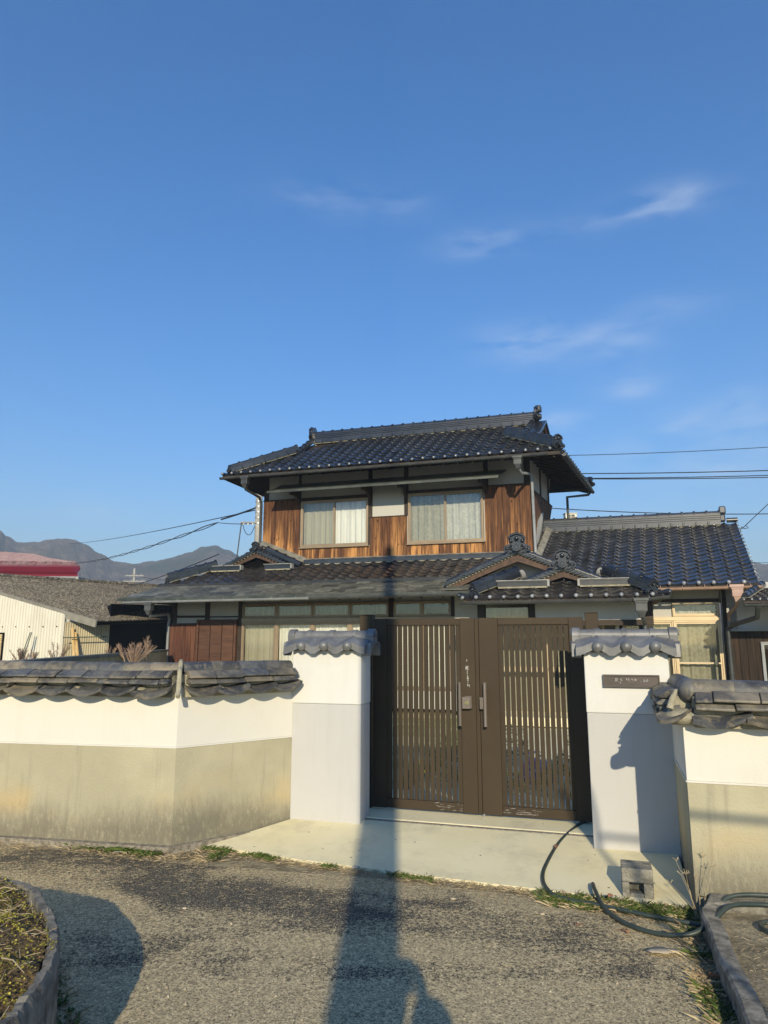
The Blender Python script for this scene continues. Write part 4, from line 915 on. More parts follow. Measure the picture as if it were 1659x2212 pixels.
# ------------------------------------------------------------------ OUTBUILDING on the far right
Y = Thing('outbuilding', 'dark boarded shed with a low dark tiled roof at the right edge', 'shed', (3.5, 15, .1))
OV, OZ = 13.9, 2.33; so = .22; UO = (0, 1 / math.hypot(1, so), so / math.hypot(1, so))
oz = lambda v: OZ + so * (v - OV)
orf = part(Y, 'roof', MB().prism([(2.52, OV, OZ - .01), (6.2, OV, OZ - .01), (6.2, 15.2, oz(15.2) - .01), (3.1, 15.2, oz(15.2) - .01)], (0, 0, -.04)), M['beam'])
slope(Y, orf, (2.50, OV, OZ), (1, 0, 0), UO, 3.7, (15.2 - OV) / ca4, .13, .2, M['tile'], clips=[vplane(Vector((2.5, OV, 0)), Vector((3.1, 15.2, 0)), (4, 14.5, 0))], knob=.022)
ridge(Y, orf, (2.56, OV + .1, OZ + .07), (3.1, 15.2, oz(15.2) + .06), 2, .14, .05, M['tile'], face=False)
gutter(Y, 'gutter', (2.5, OV - .05, OZ - .07), (6.2, OV - .05, OZ - .07), .045, M['gutter'], 6)
part(Y, 'wall', MB().box((2.60, 15.2, .15), (6.2, 15.3, 2.75)), M['plaster_grey'])
part(Y, 'eave_board', MB().prism([(2.55, OV + .02, OZ - .055), (6.2, OV + .02, OZ - .055), (6.2, 15.2, oz(15.2) - .05), (3.0, 15.2, oz(15.2) - .05)], (0, 0, -.02)), M['beam'], orf)
cl = part(Y, 'cladding', MB().box((2.44, 15.17, .15), (6.2, 15.199, 1.80)), M['beam'])
boards(Y, cl, [(2.44, 3.6, .15, 1.80)], 15.14, 15.169, .14, M['board_dark'])
part(Y, 'cladding_rail', MB().box((2.42, 15.10, 1.802), (6.2, 15.199, 1.84)), M['pipe_grey'], cl)
wn_ = window(Y, 2.95, 4.2, .4, 1.60, 15.13, 1, M['pipe_grey'], curtains=[None], glass=[M['glass_grey']], sill=False, seed=80, t=.025)
downpipe(Y, [(2.72, OV - .05, OZ - .1), (2.72, OV + .1, OZ - .3), (2.42, 14.7, OZ - .42), (2.36, 14.85, OZ - .5), (2.36, 14.85, .2)], M['gutter'], .045)
flush(Y)
# ------------------------------------------------------------------ ground, road, paving
def gz(u, v):     # apron height in the house frame
    return 0.0
mb = MB(); n = 40
mb.quad((-950, -300, -.02), (950, -300, -.02), (950, 1100, -.02), (-950, 1100, -.02))
top('ground', mb, M['field'], kind='structure')
top('verge', MB().quad((-7, 5.0, -.012), (3.4, 3.6, -.012), (3.4, 5.5, -.012), (-7, 8.2, -.012)), M['soil'], kind='structure')
# road: a fine sheet with gentle unevenness
mb = MB(); xs = [-14 + .35 * i for i in range(81)]; ys = []
y = -14.
def road_edge(x):  # far edge of the asphalt
    pts = [(-14, 8.2), (-5, 6.55), (-3.29, 6.13), (-2.4, 5.83), (-1.66, 5.56), (-.9, 5.42), (0.07, 5.20), (.9, 4.88), (1.6, 4.60), (1.9, 4.45), (2.3, 4.3), (14, .5)]
    for (a, b), (c, d) in zip(pts, pts[1:]):
        if a <= x <= c: return b + (d - b) * (x - a) / (c - a)
    return pts[-1][1]
ny = 60
for j in range(ny + 1):
    for i, x in enumerate(xs):
        e = road_edge(x) + .05 * noise.noise((x * 3, 0, 0)); yy = -14 + (e + 14) * (j / ny) ** .7
        mb.v.append(Vector((x, yy, .004 + .006 * noise.noise((x * .9, yy * .9, 0)) - (.012 if j == ny else 0))))
nx = len(xs)
mb.f = [(j * nx + i, j * nx + i + 1, (j + 1) * nx + i + 1, (j + 1) * nx + i) for j in range(ny) for i in range(nx - 1)]; mb.mi = [0] * len(mb.f)
top('road', mb, M['asphalt'], smooth=True, kind='structure')
# concrete apron in front of the gate
def hw(u, v, z=0): return HF.w((u, v, z))
front = [(-3.10, 5.29), (-2.3, 5.17), (-1.49, 5.10), (-.6, 5.05), (.465, 5.0)]
mb = MB(); nn = len(front)
for u, v in front: mb.v.append(Vector((u, v, .008)))
for u, v in front: mb.v.append(Vector((u, v, -.03)))
back = [(-2.60, 6.06), (-2.2, 6.06), (-1.49, 6.06), (-.6, 6.06), (.465, 6.06)]
for u, v in back: mb.v.append(Vector((u, v, .098)))
mb.f = [(i, i + 1, 2 * nn + i + 1, 2 * nn + i) for i in range(nn - 1)] + [(nn + i, nn + i + 1, i + 1, i) for i in range(nn - 1)]; mb.mi = [0] * len(mb.f)
top('concrete_apron', mb, M['concrete'], F=HF, kind='structure')
top('gate_sill', MB().box((-2.75, 6.062, -.02), (.47, 6.11, .102)), M['gritty'], F=HF, kind='structure')
o = top('gate_slab', MB().box((-2.75, 6.112, -.02), (.47, 7.3, .108)), M['concrete'], F=HF, kind='structure'); bev(o, .012)
# garden ground behind the gate
top('garden_ground', MB().quad((-9, 6.9, .06), (-2.4, 7.302, .06), (-2.4, 30, .06), (-9, 30, .06)).quad((-2.4, 7.302, .06), (6, 7.302, .06), (6, 30, .06), (-2.4, 30, .06)), M['yard'], F=HF, kind='structure')
mb = MB().box((-2.0, 7.32, .02), (-.2, 13.2, .085)); top('garden_path', mb, M['concrete'], F=HF, kind='structure')

# ------------------------------------------------------------------ gate
def gate_leaf(left):
    if left: a, b = -2.072, -1.062; label = 'left leaf of the brown slatted gate, with brass key cylinder and worn sticker'
    else: a, b = -1.058, -.135; label = 'right leaf of the brown slatted gate, beside the nameplate pillar'
    G = Thing('gate_leaf', label, 'gate', ((a + b) / 2, 6.43, .1), group='leaves of the brown slatted gate')
    z0, z1 = .125, 1.826; s0, s1 = (a + .135, -1.232) if left else (-.885, b - .125)
    part(G, 'hinge_stile' if left else 'latch_stile', MB().box((a, 6.42, z0), (s0, 6.475, z1)), M['gate'], bevel=.004)
    part(G, 'latch_stile' if left else 'hinge_stile', MB().box((s1, 6.42, z0), (b if not left else -1.098, 6.475, z1)), M['gate'], bevel=.004)
    if left: part(G, 'cover_strip', MB().box((-1.097, 6.427, z0), (b, 6.47, z1 - .004)), M['gate'], bevel=.003)
    for nm, q0, q1 in (('top_rail', 1.762, z1 - .002), ('bottom_rail', z0 + .002, .205)): part(G, nm, MB().box((s0 + .001, 6.424, q0), (s1 - .001, 6.472, q1)), M['gate'], bevel=.004)
    n = 14 if left else 13; p = (s1 - s0) / n
    for i in range(n):
        sl = MB().box((s0 + i * p + (.005 if i else .0), 6.440, .206), (s0 + (i + 1) * p - (.005 if i < n - 1 else .0), 6.452, 1.761)); part(G, 'slat', sl, M['gate_in'])
    hx = -1.232 if left else -1.005
    h = part(G, 'handle', MB().tube([(hx, 6.355, .882), (hx, 6.355, 1.245)], .016, 14).tube([(hx, 6.355, 1.245), (hx, 6.355, 1.253)], .0175, 14).tube([(hx, 6.355, .874), (hx, 6.355, .882)], .0175, 14), M['handle'], smooth=True)
    for z in (.95, 1.18): part(G, 'handle_mount', MB().tube([(hx, 6.36, z), (hx, 6.42, z)], .009, 8), M['handle'], h)
    if left:
        lk = part(G, 'lock_box', MB().box((-1.214, 6.366, 1.02), (-1.142, 6.4195, 1.122)).box((-1.19, 6.372, 1.1221), (-1.128, 6.4195, 1.129)).box((-1.1415, 6.375, 1.021), (-1.130, 6.4195, 1.122)), M['handle'], bevel=.003)
        part(G, 'key_cylinder', MB().tube([(-1.170, 6.358, 1.071), (-1.170, 6.366, 1.071)], .0155, 18), M['brass'], lk, smooth=True)
        part(G, 'keyhole', MB().box((-1.1715, 6.3562, 1.063), (-1.1685, 6.358, 1.079)), M['black'], lk)
        # worn remains of a vertical sticker
        rr = random.Random(4); mb = MB(); q = 6.4188
        # strokes read off the photograph: x 0..1 across, y 0..1 down (metres below)
        st = [((.40, 0), (.40, .045)), ((.2, .155), (.62, .15)), ((.22, .17), (.28, .235)), ((.2, .19), (.42, .20)), ((.5, .15), (.58, .235)), ((.55, .15), (.52, .24)), ((.36, .165), (.42, .20)),
              ((.42, .25), (.46, .275)), ((.44, .26), (.5, .27)), ((.36, .29), (.44, .30)), ((.42, .295), (.48, .325)), ((.46, .345), (.44, .375)), ((.44, .37), (.5, .385)), ((.36, .405), (.55, .395)), ((.6, .385), (.64, .395)),
              ((.48, .41), (.6, .445)), ((.4, .415), (.42, .44)), ((.42, .465), (.46, .475)), ((.53, .46), (.55, .48)), ((.46, .50), (.52, .52)), ((.43, .545), (.46, .595)), ((.62, .55), (.72, .61))]
        for (x0, y0), (x1, y1) in st:
            a_ = Vector((-1.197 + x0 * .062, q, 1.452 - y0 * .40)); b_ = Vector((-1.197 + x1 * .062, q, 1.452 - y1 * .40)); mb.obox(a_, b_, .0032 + rr.uniform(0, .0015), .0008, up=(0, -1, 0))
        part(G, 'worn_lettering', mb, M['faded'], kind='stuff')
    else: part(G, 'latch_block', MB().box((-1.056, 6.366, 1.02), (-1.022, 6.4195, 1.122)), M['handle'], bevel=.003)
    rr = random.Random(8 + left); mb = MB()
    for k in range(34):
        x = rr.uniform(s1 - .28, s1 + .06) if left else rr.uniform(s0 + .0, s0 + .30); z = rr.uniform(.14, .24 if left else .195); l = abs(rr.gauss(0, .03)) + .004
        zz = 6.4228 if z < .2 else 6.4330
        if z < .2: x = min(max(x, s0 + .004), s1 - l - .004)
        else: continue
        mb.obox((x, zz, z), (x + l, zz, z + rr.uniform(-.003, .003)), .0009, .0006, up=(0, -1, 0))
    part(G, 'scuff_marks', mb, M['faded'], kind='stuff'); return G
gate_leaf(True); gate_leaf(False)
for a, b, lab in ((-2.215, -2.095, 'brown gate post beside the left white pillar'), (-.118, -.006, 'brown gate post behind the nameplate pillar')):
    m_ = MB().box((a, 6.44, .1), (b, 6.56, 1.858)).box((a - .003, 6.437, 1.8585), (b + .003, 6.563, 1.868)); o = top('gate_post', m_, M['gate'], ((a + b) / 2, 6.5, .1), HF, label=lab, cat='gate post', group='brown posts carrying the gate leaves'); bev(o, .005)
o = top('drop_bolt', MB().tube([(-1.045, 6.405, .075), (-1.045, 6.405, .135)], .008, 10), M['steel'], (-1.045, 6.405, .1), HF, label='small steel drop bolt under the middle of the brown gate', cat='bolt')

# ------------------------------------------------------------------ gate pillars with small tiled copings
def gate_pillar(u0, u1, v0, v1, label, bands):
    P = Thing('gate_pillar', label, 'gate pillar', ((u0 + u1) / 2, (v0 + v1) / 2, .05), group='white rendered gate pillars with tiled caps')
    zs = 1.067
    part(P, 'upper_render', MB().box((u0, v0 - .004, zs), (u1, v1 + .004, 1.535)), M['plaster_pillar'], bevel=.008)
    part(P, 'lower_render', MB().box((u0 + .003, v0, .0), (u1 - .003, v1, zs - .001)), M['plaster_grey'], bevel=.008)
    # coping: front and back eave tiles, scalloped lower edge, round knobs
    z0 = 1.540; ov = .085; e0, e1 = u0 - .075, u1 + .075; vm = (v0 + v1) / 2; 
    n = 3; w = (e1 - e0 - .05) / (n + .45)
    for sgn, vf in ((1, v0 - ov), (-1, v1 + ov)):
        knobs = [e0 + .055 + w * (k + .62) for k in range(n)] if n else []
        edges = [e0 + .02] + knobs + [e1 - .02]
        for k in range(len(edges) - 1):
            a, b = edges[k], edges[k + 1]; mb = MB(); N = 16; L = b - a
            for i in range(N + 1):
                t = i / N; x = a + L * t; tt = t if 0 < k < len(edges) - 2 else (.5 + .5 * t if k == 0 else .5 * t)
                sag = .022 * math.cos(2 * math.pi * tt); scal = .006 * abs(math.sin(5 * math.pi * t))
                zt = z0 + .048 + sag; zb = z0 - .004 + sag * 1.1 - .012 + scal
                # rings: bottom front, top front, mid, top back at ridge foot
                mb.v += [Vector((x, vf + sgn * .014, zb + .004)), Vector((x, vf, zb)), Vector((x, vf, zt)), Vector((x, vf + sgn * .012, zt + .007)), Vector((x, vm - sgn * .06, z0 + .105 + sag * .5))]
            for i in range(N):
                for r_ in range(4):
                    q = (i * 5 + r_, (i + 1) * 5 + r_, (i + 1) * 5 + r_ + 1, i * 5 + r_ + 1); mb.f.append(q if sgn > 0 else q[::-1])
            mb.f.append((0, 1, 2, 3, 4)); mb.f.append(tuple(reversed([N * 5 + q for q in range(5)])))
            mb.f.append((0, 4, N * 5 + 4, N * 5)); mb.mi = [0] * len(mb.f)
            part(P, 'coping_tile', mb, M['ibushi'], smooth=True)
        for x in knobs:
            part(P, 'coping_knob', MB().sphere((x, vf - sgn * .006, z0 + .036), .043, 18, 12), M['ibushi'], smooth=True)
            rb = MB().tube([(x, vf + sgn * .01, z0 + .052), (x, vm - sgn * .05, z0 + .105)], .021, 12); part(P, 'coping_roll', rb, M['ibushi'], smooth=True)
    rz = z0 + .066
    rows = [(.0, .030, .125), (.031, .060, .115)]
    for j, (q0, q1, ww) in enumerate(rows):
        x = e0 + .05 + (.09 if j else 0); xs_ = [e0 + .035]
        while x < e1 - .08: xs_.append(x); x += .165
        xs_.append(e1 - .035)
        for a, b in zip(xs_, xs_[1:]): part(P, 'ridge_layer_tile', MB().box((a + .001, vm - ww / 2, rz + q0), (b - .001, vm + ww / 2, rz + q1)), M['ibushi'], bevel=.002)
    part(P, 'ridge_roll', MB().tube([(e0 + .03, vm, rz + .056), (e1 - .03, vm, rz + .056)], .048, 20, True, 0, math.pi), M['ibushi'], smooth=True)
    for x in [e0 + .055 + w * (k + .62) for k in range(n)]:
        part(P, 'ridge_ring', MB().tube([(x - .022, vm, rz + .054), (x + .022, vm, rz + .054)], .058, 20, True, 0, math.pi), M['ibushi'], smooth=True)
        part(P, 'ridge_saddle', MB().box((x - .018, vm - .064, rz + .02), (x + .018, vm + .064, rz + .058)), M['ibushi'], bevel=.008)
    for sgn, x in ((-1, e0), (1, e1)):
        a, b = (x - .012, x + .052) if sgn < 0 else (x - .052, x + .012)
        endm = MB().tube([(a, vm, rz + .052), (b, vm, rz + .052)], .068, 22, True, 0, math.pi).box((a, vm - .067, rz - .0), (b, vm + .067, rz + .0515))
        endm.prism([(a - .004, vm - .155, z0 - .045), (a - .004, vm - .125, z0 - .055), (a - .004, vm - .06, z0 + .045), (a - .004, vm, z0 + .06), (a - .004, vm + .06, z0 + .045), (a - .004, vm + .125, z0 - .055), (a - .004, vm + .155, z0 - .045), (a - .004, vm + .14, z0 + .06), (a - .004, vm + .075, rz + .01), (a - .004, vm - .075, rz + .01), (a - .004, vm - .14, z0 + .06)], (b - a + .008, 0, 0))
        en = part(P, 'coping_end_ornament', endm, M['ibushi'], bevel=.004)
        xo = a - .006 if sgn < 0 else b + .006
        rel = MB()
        for k in range(2):
            for s2 in (-1, 1): rel.tube([(xo, vm + s2 * (.03 + .05 * k), z0 + .075 - .03 * k), (xo, vm + s2 * (.06 + .05 * k), z0 + .06 - .03 * k), (xo, vm + s2 * (.05 + .05 * k), z0 + .035 - .03 * k)], .007, 6, up=(0, 0, 1))
        rel.tube([(xo, vm - .03, rz + .06), (xo, vm, rz + .10), (xo, vm + .03, rz + .06)], .007, 6)
        part(P, 'scroll_relief', rel, M['ibushi'], en, smooth=True)
    return P
PL_ = gate_pillar(-2.690, -2.030, 5.955, 6.215, 'plain white and grey rendered gate pillar left of the gate, no nameplate', 3)
PR_ = gate_pillar(-.130, .495, 5.845, 6.105, 'white and grey rendered gate pillar right of the gate carrying a dark nameplate', 3)
# nameplate
np_ = part(PR_, 'nameplate', MB().box((.006, 5.822, 1.267), (.420, 5.8405, 1.361)), M['plate'], bevel=.003)
part(PR_, 'nameplate_rim', rect_frame(MB(), .006, .420, 1.267, 1.361, 5.812, 5.8215, .010), M['plate'], np_)
rr = random.Random(2)
L0 = .006 + .010; sx = .414 / 1450; sy = .094 / 300
def npt(px, py): return Vector((.008 + (px - 85) * sx, 5.8212, 1.358 - (py - 165) * sy * .98))
strokes = [((400, 262), (425, 250)), ((405, 275), (440, 262)), ((440, 245), (470, 285)), ((390, 322), (425, 295)), ((425, 295), (455, 322)), ((485, 330), (492, 340)), ((525, 345), (540, 366)), ((545, 325), (535, 335)),
           ((560, 252), (535, 268)), ((535, 268), (545, 292)), ((545, 292), (585, 288)), ((690, 240), (700, 285)), ((735, 245), (750, 270)), ((750, 270), (742, 300)), ((765, 330), (768, 340)), ((805, 268), (825, 272)), ((842, 262), (862, 290)), ((870, 312), (876, 318)),
           ((905, 245), (915, 262)), ((915, 262), (905, 295)), ((905, 295), (942, 292)), ((918, 272), (935, 268)), ((950, 268), (958, 276)), ((1062, 312), (1068, 320)),
           ((1140, 262), (1126, 285)), ((1126, 285), (1142, 298)), ((1142, 298), (1138, 320)), ((1138, 320), (1124, 322)), ((1180, 285), (1184, 308)), ((1184, 308), (1205, 312)), ((1205, 312), (1232, 292)), ((1232, 292), (1228, 262)), ((1228, 262), (1208, 260))]
mb = MB()
for a, b in strokes: mb.obox(npt(*a), npt(*b), .0030, .0008, up=(0, -1, 0))
part(PR_, 'faded_lettering', mb, M['faded'], np_, kind='stuff')

# ------------------------------------------------------------------ boundary walls with old tile copings
def arc_tile(P0, D, ln, r, th, a0, a1, n=7, taper=.0):
    """curved roof tile running along D, open below"""
    D = Vector(D).normalized(); S = D.cross(Vector((0, 0, 1))).normalized(); U = Vector((0, 0, 1)); mb = MB()
    for q, rad in ((0, 1), (1, 1 - taper)):
        for i in range(n + 1):
            a = a0 + (a1 - a0) * i / n
            for rr_ in (r * rad, (r - th) * rad): mb.v.append(Vector(P0) + D * (ln * q) + S * math.cos(a) * rr_ + U * math.sin(a) * rr_)
    m = 2 * (n + 1)
    for i in range(n):
        for (p, q) in ((0, 2),):
            mb.f.append((2 * i, 2 * i + 2, m + 2 * i + 2, m + 2 * i)); mb.f.append((2 * i + 3, 2 * i + 1, m + 2 * i + 1, m + 2 * i + 3))
            mb.f.append((2 * i + 2, 2 * i, 2 * i + 1, 2 * i + 3)); mb.f.append((m + 2 * i, m + 2 * i + 2, m + 2 * i + 3, m + 2 * i + 1))
    for i in (0, n): mb.f.append((2 * i, m + 2 * i, m + 2 * i + 1, 2 * i + 1))
    mb.mi = [0] * len(mb.f); return mb
def coped_run(T, A, B, zw, zr, depth=.16, outward=1, rng=None, tw=.285, start=0., reach=.225):
    """tile coping over the wall line A->B (T's frame). outward: which side is the street"""
    A = Vector(A); B = Vector(B); D = (B - A); L = D.length; D.normalize(); S = Vector((D.y, -D.x, 0)) * outward  # towards the street
    rng = rng or random.Random(1); U = Vector((0, 0, 1))
    z = zw
    part(T, 'coping_mortar', MB().obox(A + U * z, B + U * z, .24, zr - zw - .10, wo=0), M['mortar'])
    # eave tiles: broad sagging pans laid across the wall
    n = max(1, round(L / tw)); w = L / n; mo = MB()
    for side in (1, -1):
        for i in range(n):
            mb = MB(); N = 10; dz = rng.uniform(-.010, .010); dy = rng.uniform(-.014, .014); tl = rng.uniform(-.02, .02)
            for q in range(2):
                for k in range(N + 1):
                    t = k / N; x = (i - .06 + 1.12 * t) * w
                    zz = -.034 * math.sin(math.pi * min(t * 1.18, 1)) + (.030 * (t - .85) / .15 if t > .85 else 0) + (.004 if t < .85 else 0)
                    out = (reach + dy) if q == 0 else .07
                    zt = (zw + .055 + dz + zz + tl * t) if q == 0 else (zw + .115 + zz * .45)
                    if side < 0: out = out * .96
                    p = A + D * x + S * side * out
                    mb.v += [p + U * zt, p + U * (zt - .021) - S * side * .006]
            m = 2 * (N + 1)
            for k in range(N):
                f = [(2 * k, 2 * k + 2, m + 2 * k + 2, m + 2 * k), (2 * k + 2, 2 * k, 2 * k + 1, 2 * k + 3), (2 * k + 1, m + 2 * k + 1, m + 2 * k + 3, 2 * k + 3)]
                if outward * side < 0: f = [q_[::-1] for q_ in f]
                mb.f += f
            for k in (0, N): mb.f.append((2 * k, m + 2 * k, m + 2 * k + 1, 2 * k + 1))
            mb.mi = [0] * len(mb.f); part(T, 'eave_tile', mb, M['oldtile'], smooth=True)
            if side > 0:
                q_ = A + D * (i * w + rng.uniform(-.01, .01)) + S * .12 + U * (zw + .062)
                if i > 0: mo.sphere(q_ - S * .01 - U * .006, .078, 12, 8, (1, 1, .40))
    part(T, 'joint_mortar', mo, M['mortar'], smooth=True, kind='stuff')
    # two courses of flat slabs
    for j, (q0, hgt, ww, ln) in enumerate(((zr - .172, .040, .42, .26), (zr - .128, .060, .40, .245))):
        x = -rng.uniform(0, ln * .8)
        while x < L - .01:
            b = x + ln * rng.uniform(.92, 1.08); a_, b_ = max(x, 0) + .003, min(b, L) - .003
            if b_ - a_ > .02:
                tz = rng.uniform(-.004, .006); off = rng.uniform(-.010, .010); p0 = A + D * a_ + U * (q0 + tz); p1 = A + D * b_ + U * (q0 + tz + rng.uniform(-.005, .005))
                Sd = Vector((D.y, -D.x, 0)); h2 = ww / 2; t2 = ww / 2 - (.075 if j else .03); sk = .012 if j else 0
                sec = [(-h2, 0), (h2, 0), (h2, .016), (t2, hgt - .002), (-t2, hgt - .002), (-h2, .016)]; vs_ = []
                for pp, q_ in ((p0, -1), (p1, 1)):
                    for (x_, z_) in sec: vs_.append(pp + Sd * (x_ + off) + U * z_ + D * (sk * z_ / hgt))
                m_ = MB().add(vs_, [(0, 1, 2, 3, 4, 5), (11, 10, 9, 8, 7, 6)] + [(k, 6 + k, 6 + (k + 1) % 6, (k + 1) % 6) for k in range(6)])
                part(T, 'slab_tile', m_, M['oldtile'], bevel=.005)
            x = b
    # round ridge
    x = 0; ln = .245; n = max(1, round(L / ln)); ln = L / n
    for i in range(n):
        p = A + D * (i * ln + .002) + U * (zr - .074 + rng.uniform(-.003, .004))
        part(T, 'ridge_tile', arc_tile(p, D, ln * 1.06 - .004, .074 + rng.uniform(-.002, .002), .016, -.12, math.pi + .12, 10, .05), M['oldtile'], smooth=True)
def wall_body(T, pts, th, zd, zw, ends=(0, 0)):
    """pts: street-face polyline; thickness th to the back (left normal)"""
    n = len(pts); P = [Vector(p) for p in pts]; back = []
    for i, p in enumerate(P):
        ds = []
        if i > 0: ds.append((P[i] - P[i - 1]).normalized())
        if i < n - 1: ds.append((P[i + 1] - P[i]).normalized())
        nn_ = [Vector((-d.y, d.x, 0)) for d in ds]; m_ = sum(nn_, Vector()).normalized(); k = 1 / m_.dot(nn_[0]); back.append(p + m_ * th * k)
    def strip(z0, z1, gr):
        mb = MB(); rings = []
        for lst in (P, back):
            for z in (z0, z1): rings.append([Vector((p.x, p.y, z)) for p in lst])
        off = gr
        for r_ in rings: mb.v += r_
        for i in range(n - 1):
            mb.f += [(i, i + 1, n + i + 1, n + i), (2 * n + i + 1, 2 * n + i, 3 * n + i, 3 * n + i + 1), (n + i, n + i + 1, 3 * n + i + 1, 3 * n + i)]
        mb.f += [(0, n, 3 * n, 2 * n), (n - 1, 3 * n - 1, 4 * n - 1, 2 * n - 1)]; mb.mi = [0] * len(mb.f); return mb
    part(T, 'lower_render', strip(-.05, zd - .012, 0), M['khaki'])
    part(T, 'upper_render', strip(zd + .002, zw + .08, 0), M['plaster'])
    mb = MB()
    for i in range(n - 1):
        a, b = P[i], P[i + 1]; d = (b - a).normalized(); nrm = Vector((d.y, -d.x, 0)); mb.prism([a + nrm * .006 + Vector((0, 0, zd - .011)), b + nrm * .006 + Vector((0, 0, zd - .011)), b - nrm * .03 + Vector((0, 0, zd - .011)), a - nrm * .03 + Vector((0, 0, zd - .011))], (0, 0, .012))
    part(T, 'dividing_line', mb, M['plaster'])
    return P, back
corner = Vector((-1.665, 5.815, 0)); far = corner + Vector((-math.cos(R(11)), math.sin(R(11)), 0)) * 9.0; pend = Vector((-.822, 6.49, 0))
LW = Thing('boundary_wall', 'long left garden wall, white above and stained khaki below, old tiles on top', 'garden wall', tuple(corner), WF)
P, Bk = wall_body(LW, [far, corner, pend], .14, .782, 1.19)
mid = [(a + b) / 2 for a, b in zip(P, Bk)]
rg = random.Random(11); coped_run(LW, mid[0], mid[1], 1.17, 1.447, outward=1, rng=rg)
coped_run(LW, mid[1], mid[2] + (mid[2] - mid[1]).normalized() * -.02, 1.17, 1.447, outward=1, rng=rg)
# mortar rib over the corner
c = mid[1]; dirc = (P[1] - Bk[1]).normalized(); rib = []
for t, z in ((-.05, 1.452), (.05, 1.44), (.085, 1.40), (.16, 1.375), (.175, 1.33), (.19, 1.30), (.215, 1.23), (.27, 1.185)): rib.append(c + dirc * t + Vector((0, 0, z)))
part(LW, 'mortar_rib', MB().tube(rib, [.017, .02, .02, .018, .019, .02, .021, .018], 8, up=(1, 0, 0)), M['mortar'])
part(LW, 'footing', MB().prism([P[0] + Vector((0, -.05, -.05)), P[1] + Vector((-.01, -.055, -.05)), P[2] + Vector((.04, -.03, -.05)), P[2] + Vector((.0, 0.02, -.05)), P[1] + Vector((0, .02, -.05)), P[0] + Vector((0, .02, -.05))], (0, 0, .095)), M['gritty'])

RW = Thing('boundary_wall', 'right garden wall, white above and ochre below, turning the corner beside the nameplate pillar', 'garden wall', (.47, 4.9, 0))
P, Bk = wall_body(RW, [(.486, 5.90, 0), (.472, 4.905, 0), (6.5, 4.905, 0)], .13, .765, 1.09)
mid = [(a + b) / 2 for a, b in zip(P, Bk)]
rg = random.Random(5); coped_run(RW, mid[0] + Vector((0, -.02, 0)), mid[1], 1.09, 1.375, outward=1, rng=rg, reach=.19)
coped_run(RW, mid[1], mid[2], 1.09, 1.375, outward=1, rng=rg, tw=.30, reach=.205)
c = mid[1]; dirc = (P[1] - Bk[1]).normalized(); U_ = Vector((0, 0, 1))
part(RW, 'corner_mortar', MB().sphere(c + dirc * .10 + U_ * 1.15, .105, 14, 8, (1, 1, .5)), M['mortar'], smooth=True)
ct = MB(); sd_ = Vector((dirc.y, -dirc.x, 0)); N_ = 8
for q_, (t_, z_) in enumerate(((.06, 1.19), (.275, 1.135))):
    for k in range(N_ + 1):
        f = k / N_ * 2 - 1; w_ = .075 + .015 * q_; p_ = c + dirc * (t_ - .05 * q_ * f * f) + sd_ * f * w_ + U_ * (z_ + .028 * f * f); ct.v += [p_, p_ - U_ * .022]
m_ = 2 * (N_ + 1)
for k in range(N_): ct.f += [(2 * k, 2 * k + 2, m_ + 2 * k + 2, m_ + 2 * k), (2 * k + 1, m_ + 2 * k + 1, m_ + 2 * k + 3, 2 * k + 3), (m_ + 2 * k, m_ + 2 * k + 2, m_ + 2 * k + 3, m_ + 2 * k + 1)]
ct.f += [(0, m_, m_ + 1, 1), (2 * N_, 2 * N_ + 1, m_ + 2 * N_ + 1, m_ + 2 * N_)]; ct.mi = [0] * len(ct.f)
part(RW, 'eave_tile', ct, M['oldtile'], smooth=True)
part(RW, 'mortar_rib', MB().tube([c + dirc * .13 + U_ * 1.315, c + dirc * .17 + U_ * 1.26, c + dirc * .20 + U_ * 1.20], [.010, .019, .022], 10, up=(1, 0, 0)), M['mortar'], smooth=True)
part(RW, 'crack', MB().tube([(.49, 4.9045, .105), (.56, 4.9045, .098), (.64, 4.9045, .088), (.72, 4.9045, .083), (.735, 4.9045, .06)], .0028, 5), M['black'])
part(RW, 'ridge_corner', MB().sphere(c + U_ * 1.303, .076, 16, 10), M['oldtile'], smooth=True)

# ------------------------------------------------------------------ raised bed, bottom left
BH = .43
bed = [(-4.6, 4.6), (-3.2, 4.25), (-2.4, 4.0), (-1.95, 3.83), (-1.76, 3.75), (-1.60, 3.56), (-1.43, 3.31), (-1.315, 3.09), (-1.25, 2.92), (-1.21, 2.75), (-1.19, 2.58), (-1.18, 2.45), (-1.22, 2.1), (-1.5, 1.6), (-2.4, 1.2), (-4.6, 1.0)]
PB = Thing('raised_bed', 'raised planting bed with rough curved concrete edge at the bottom left', 'planter', (-1.9, 3.0, 0), WF)
def smooth_poly(p, k=5):
    out = []
    for i in range(len(p) - 1):
        p0, p1, p2, p3 = p[max(i - 1, 0)], p[i], p[i + 1], p[min(i + 2, len(p) - 1)]
        for q in range(k):
            t = q / k; out.append(tuple(.5 * (2 * p1[d] + (p2[d] - p0[d]) * t + (2 * p0[d] - 5 * p1[d] + 4 * p2[d] - p3[d]) * t * t + (3 * p1[d] - p0[d] - 3 * p2[d] + p3[d]) * t ** 3) for d in range(len(p1))))
    return out + [p[-1]]
bs = smooth_poly(bed, 8); mb = MB(); n = len(bs); ctr = Vector((-3.2, 2.7, 0))
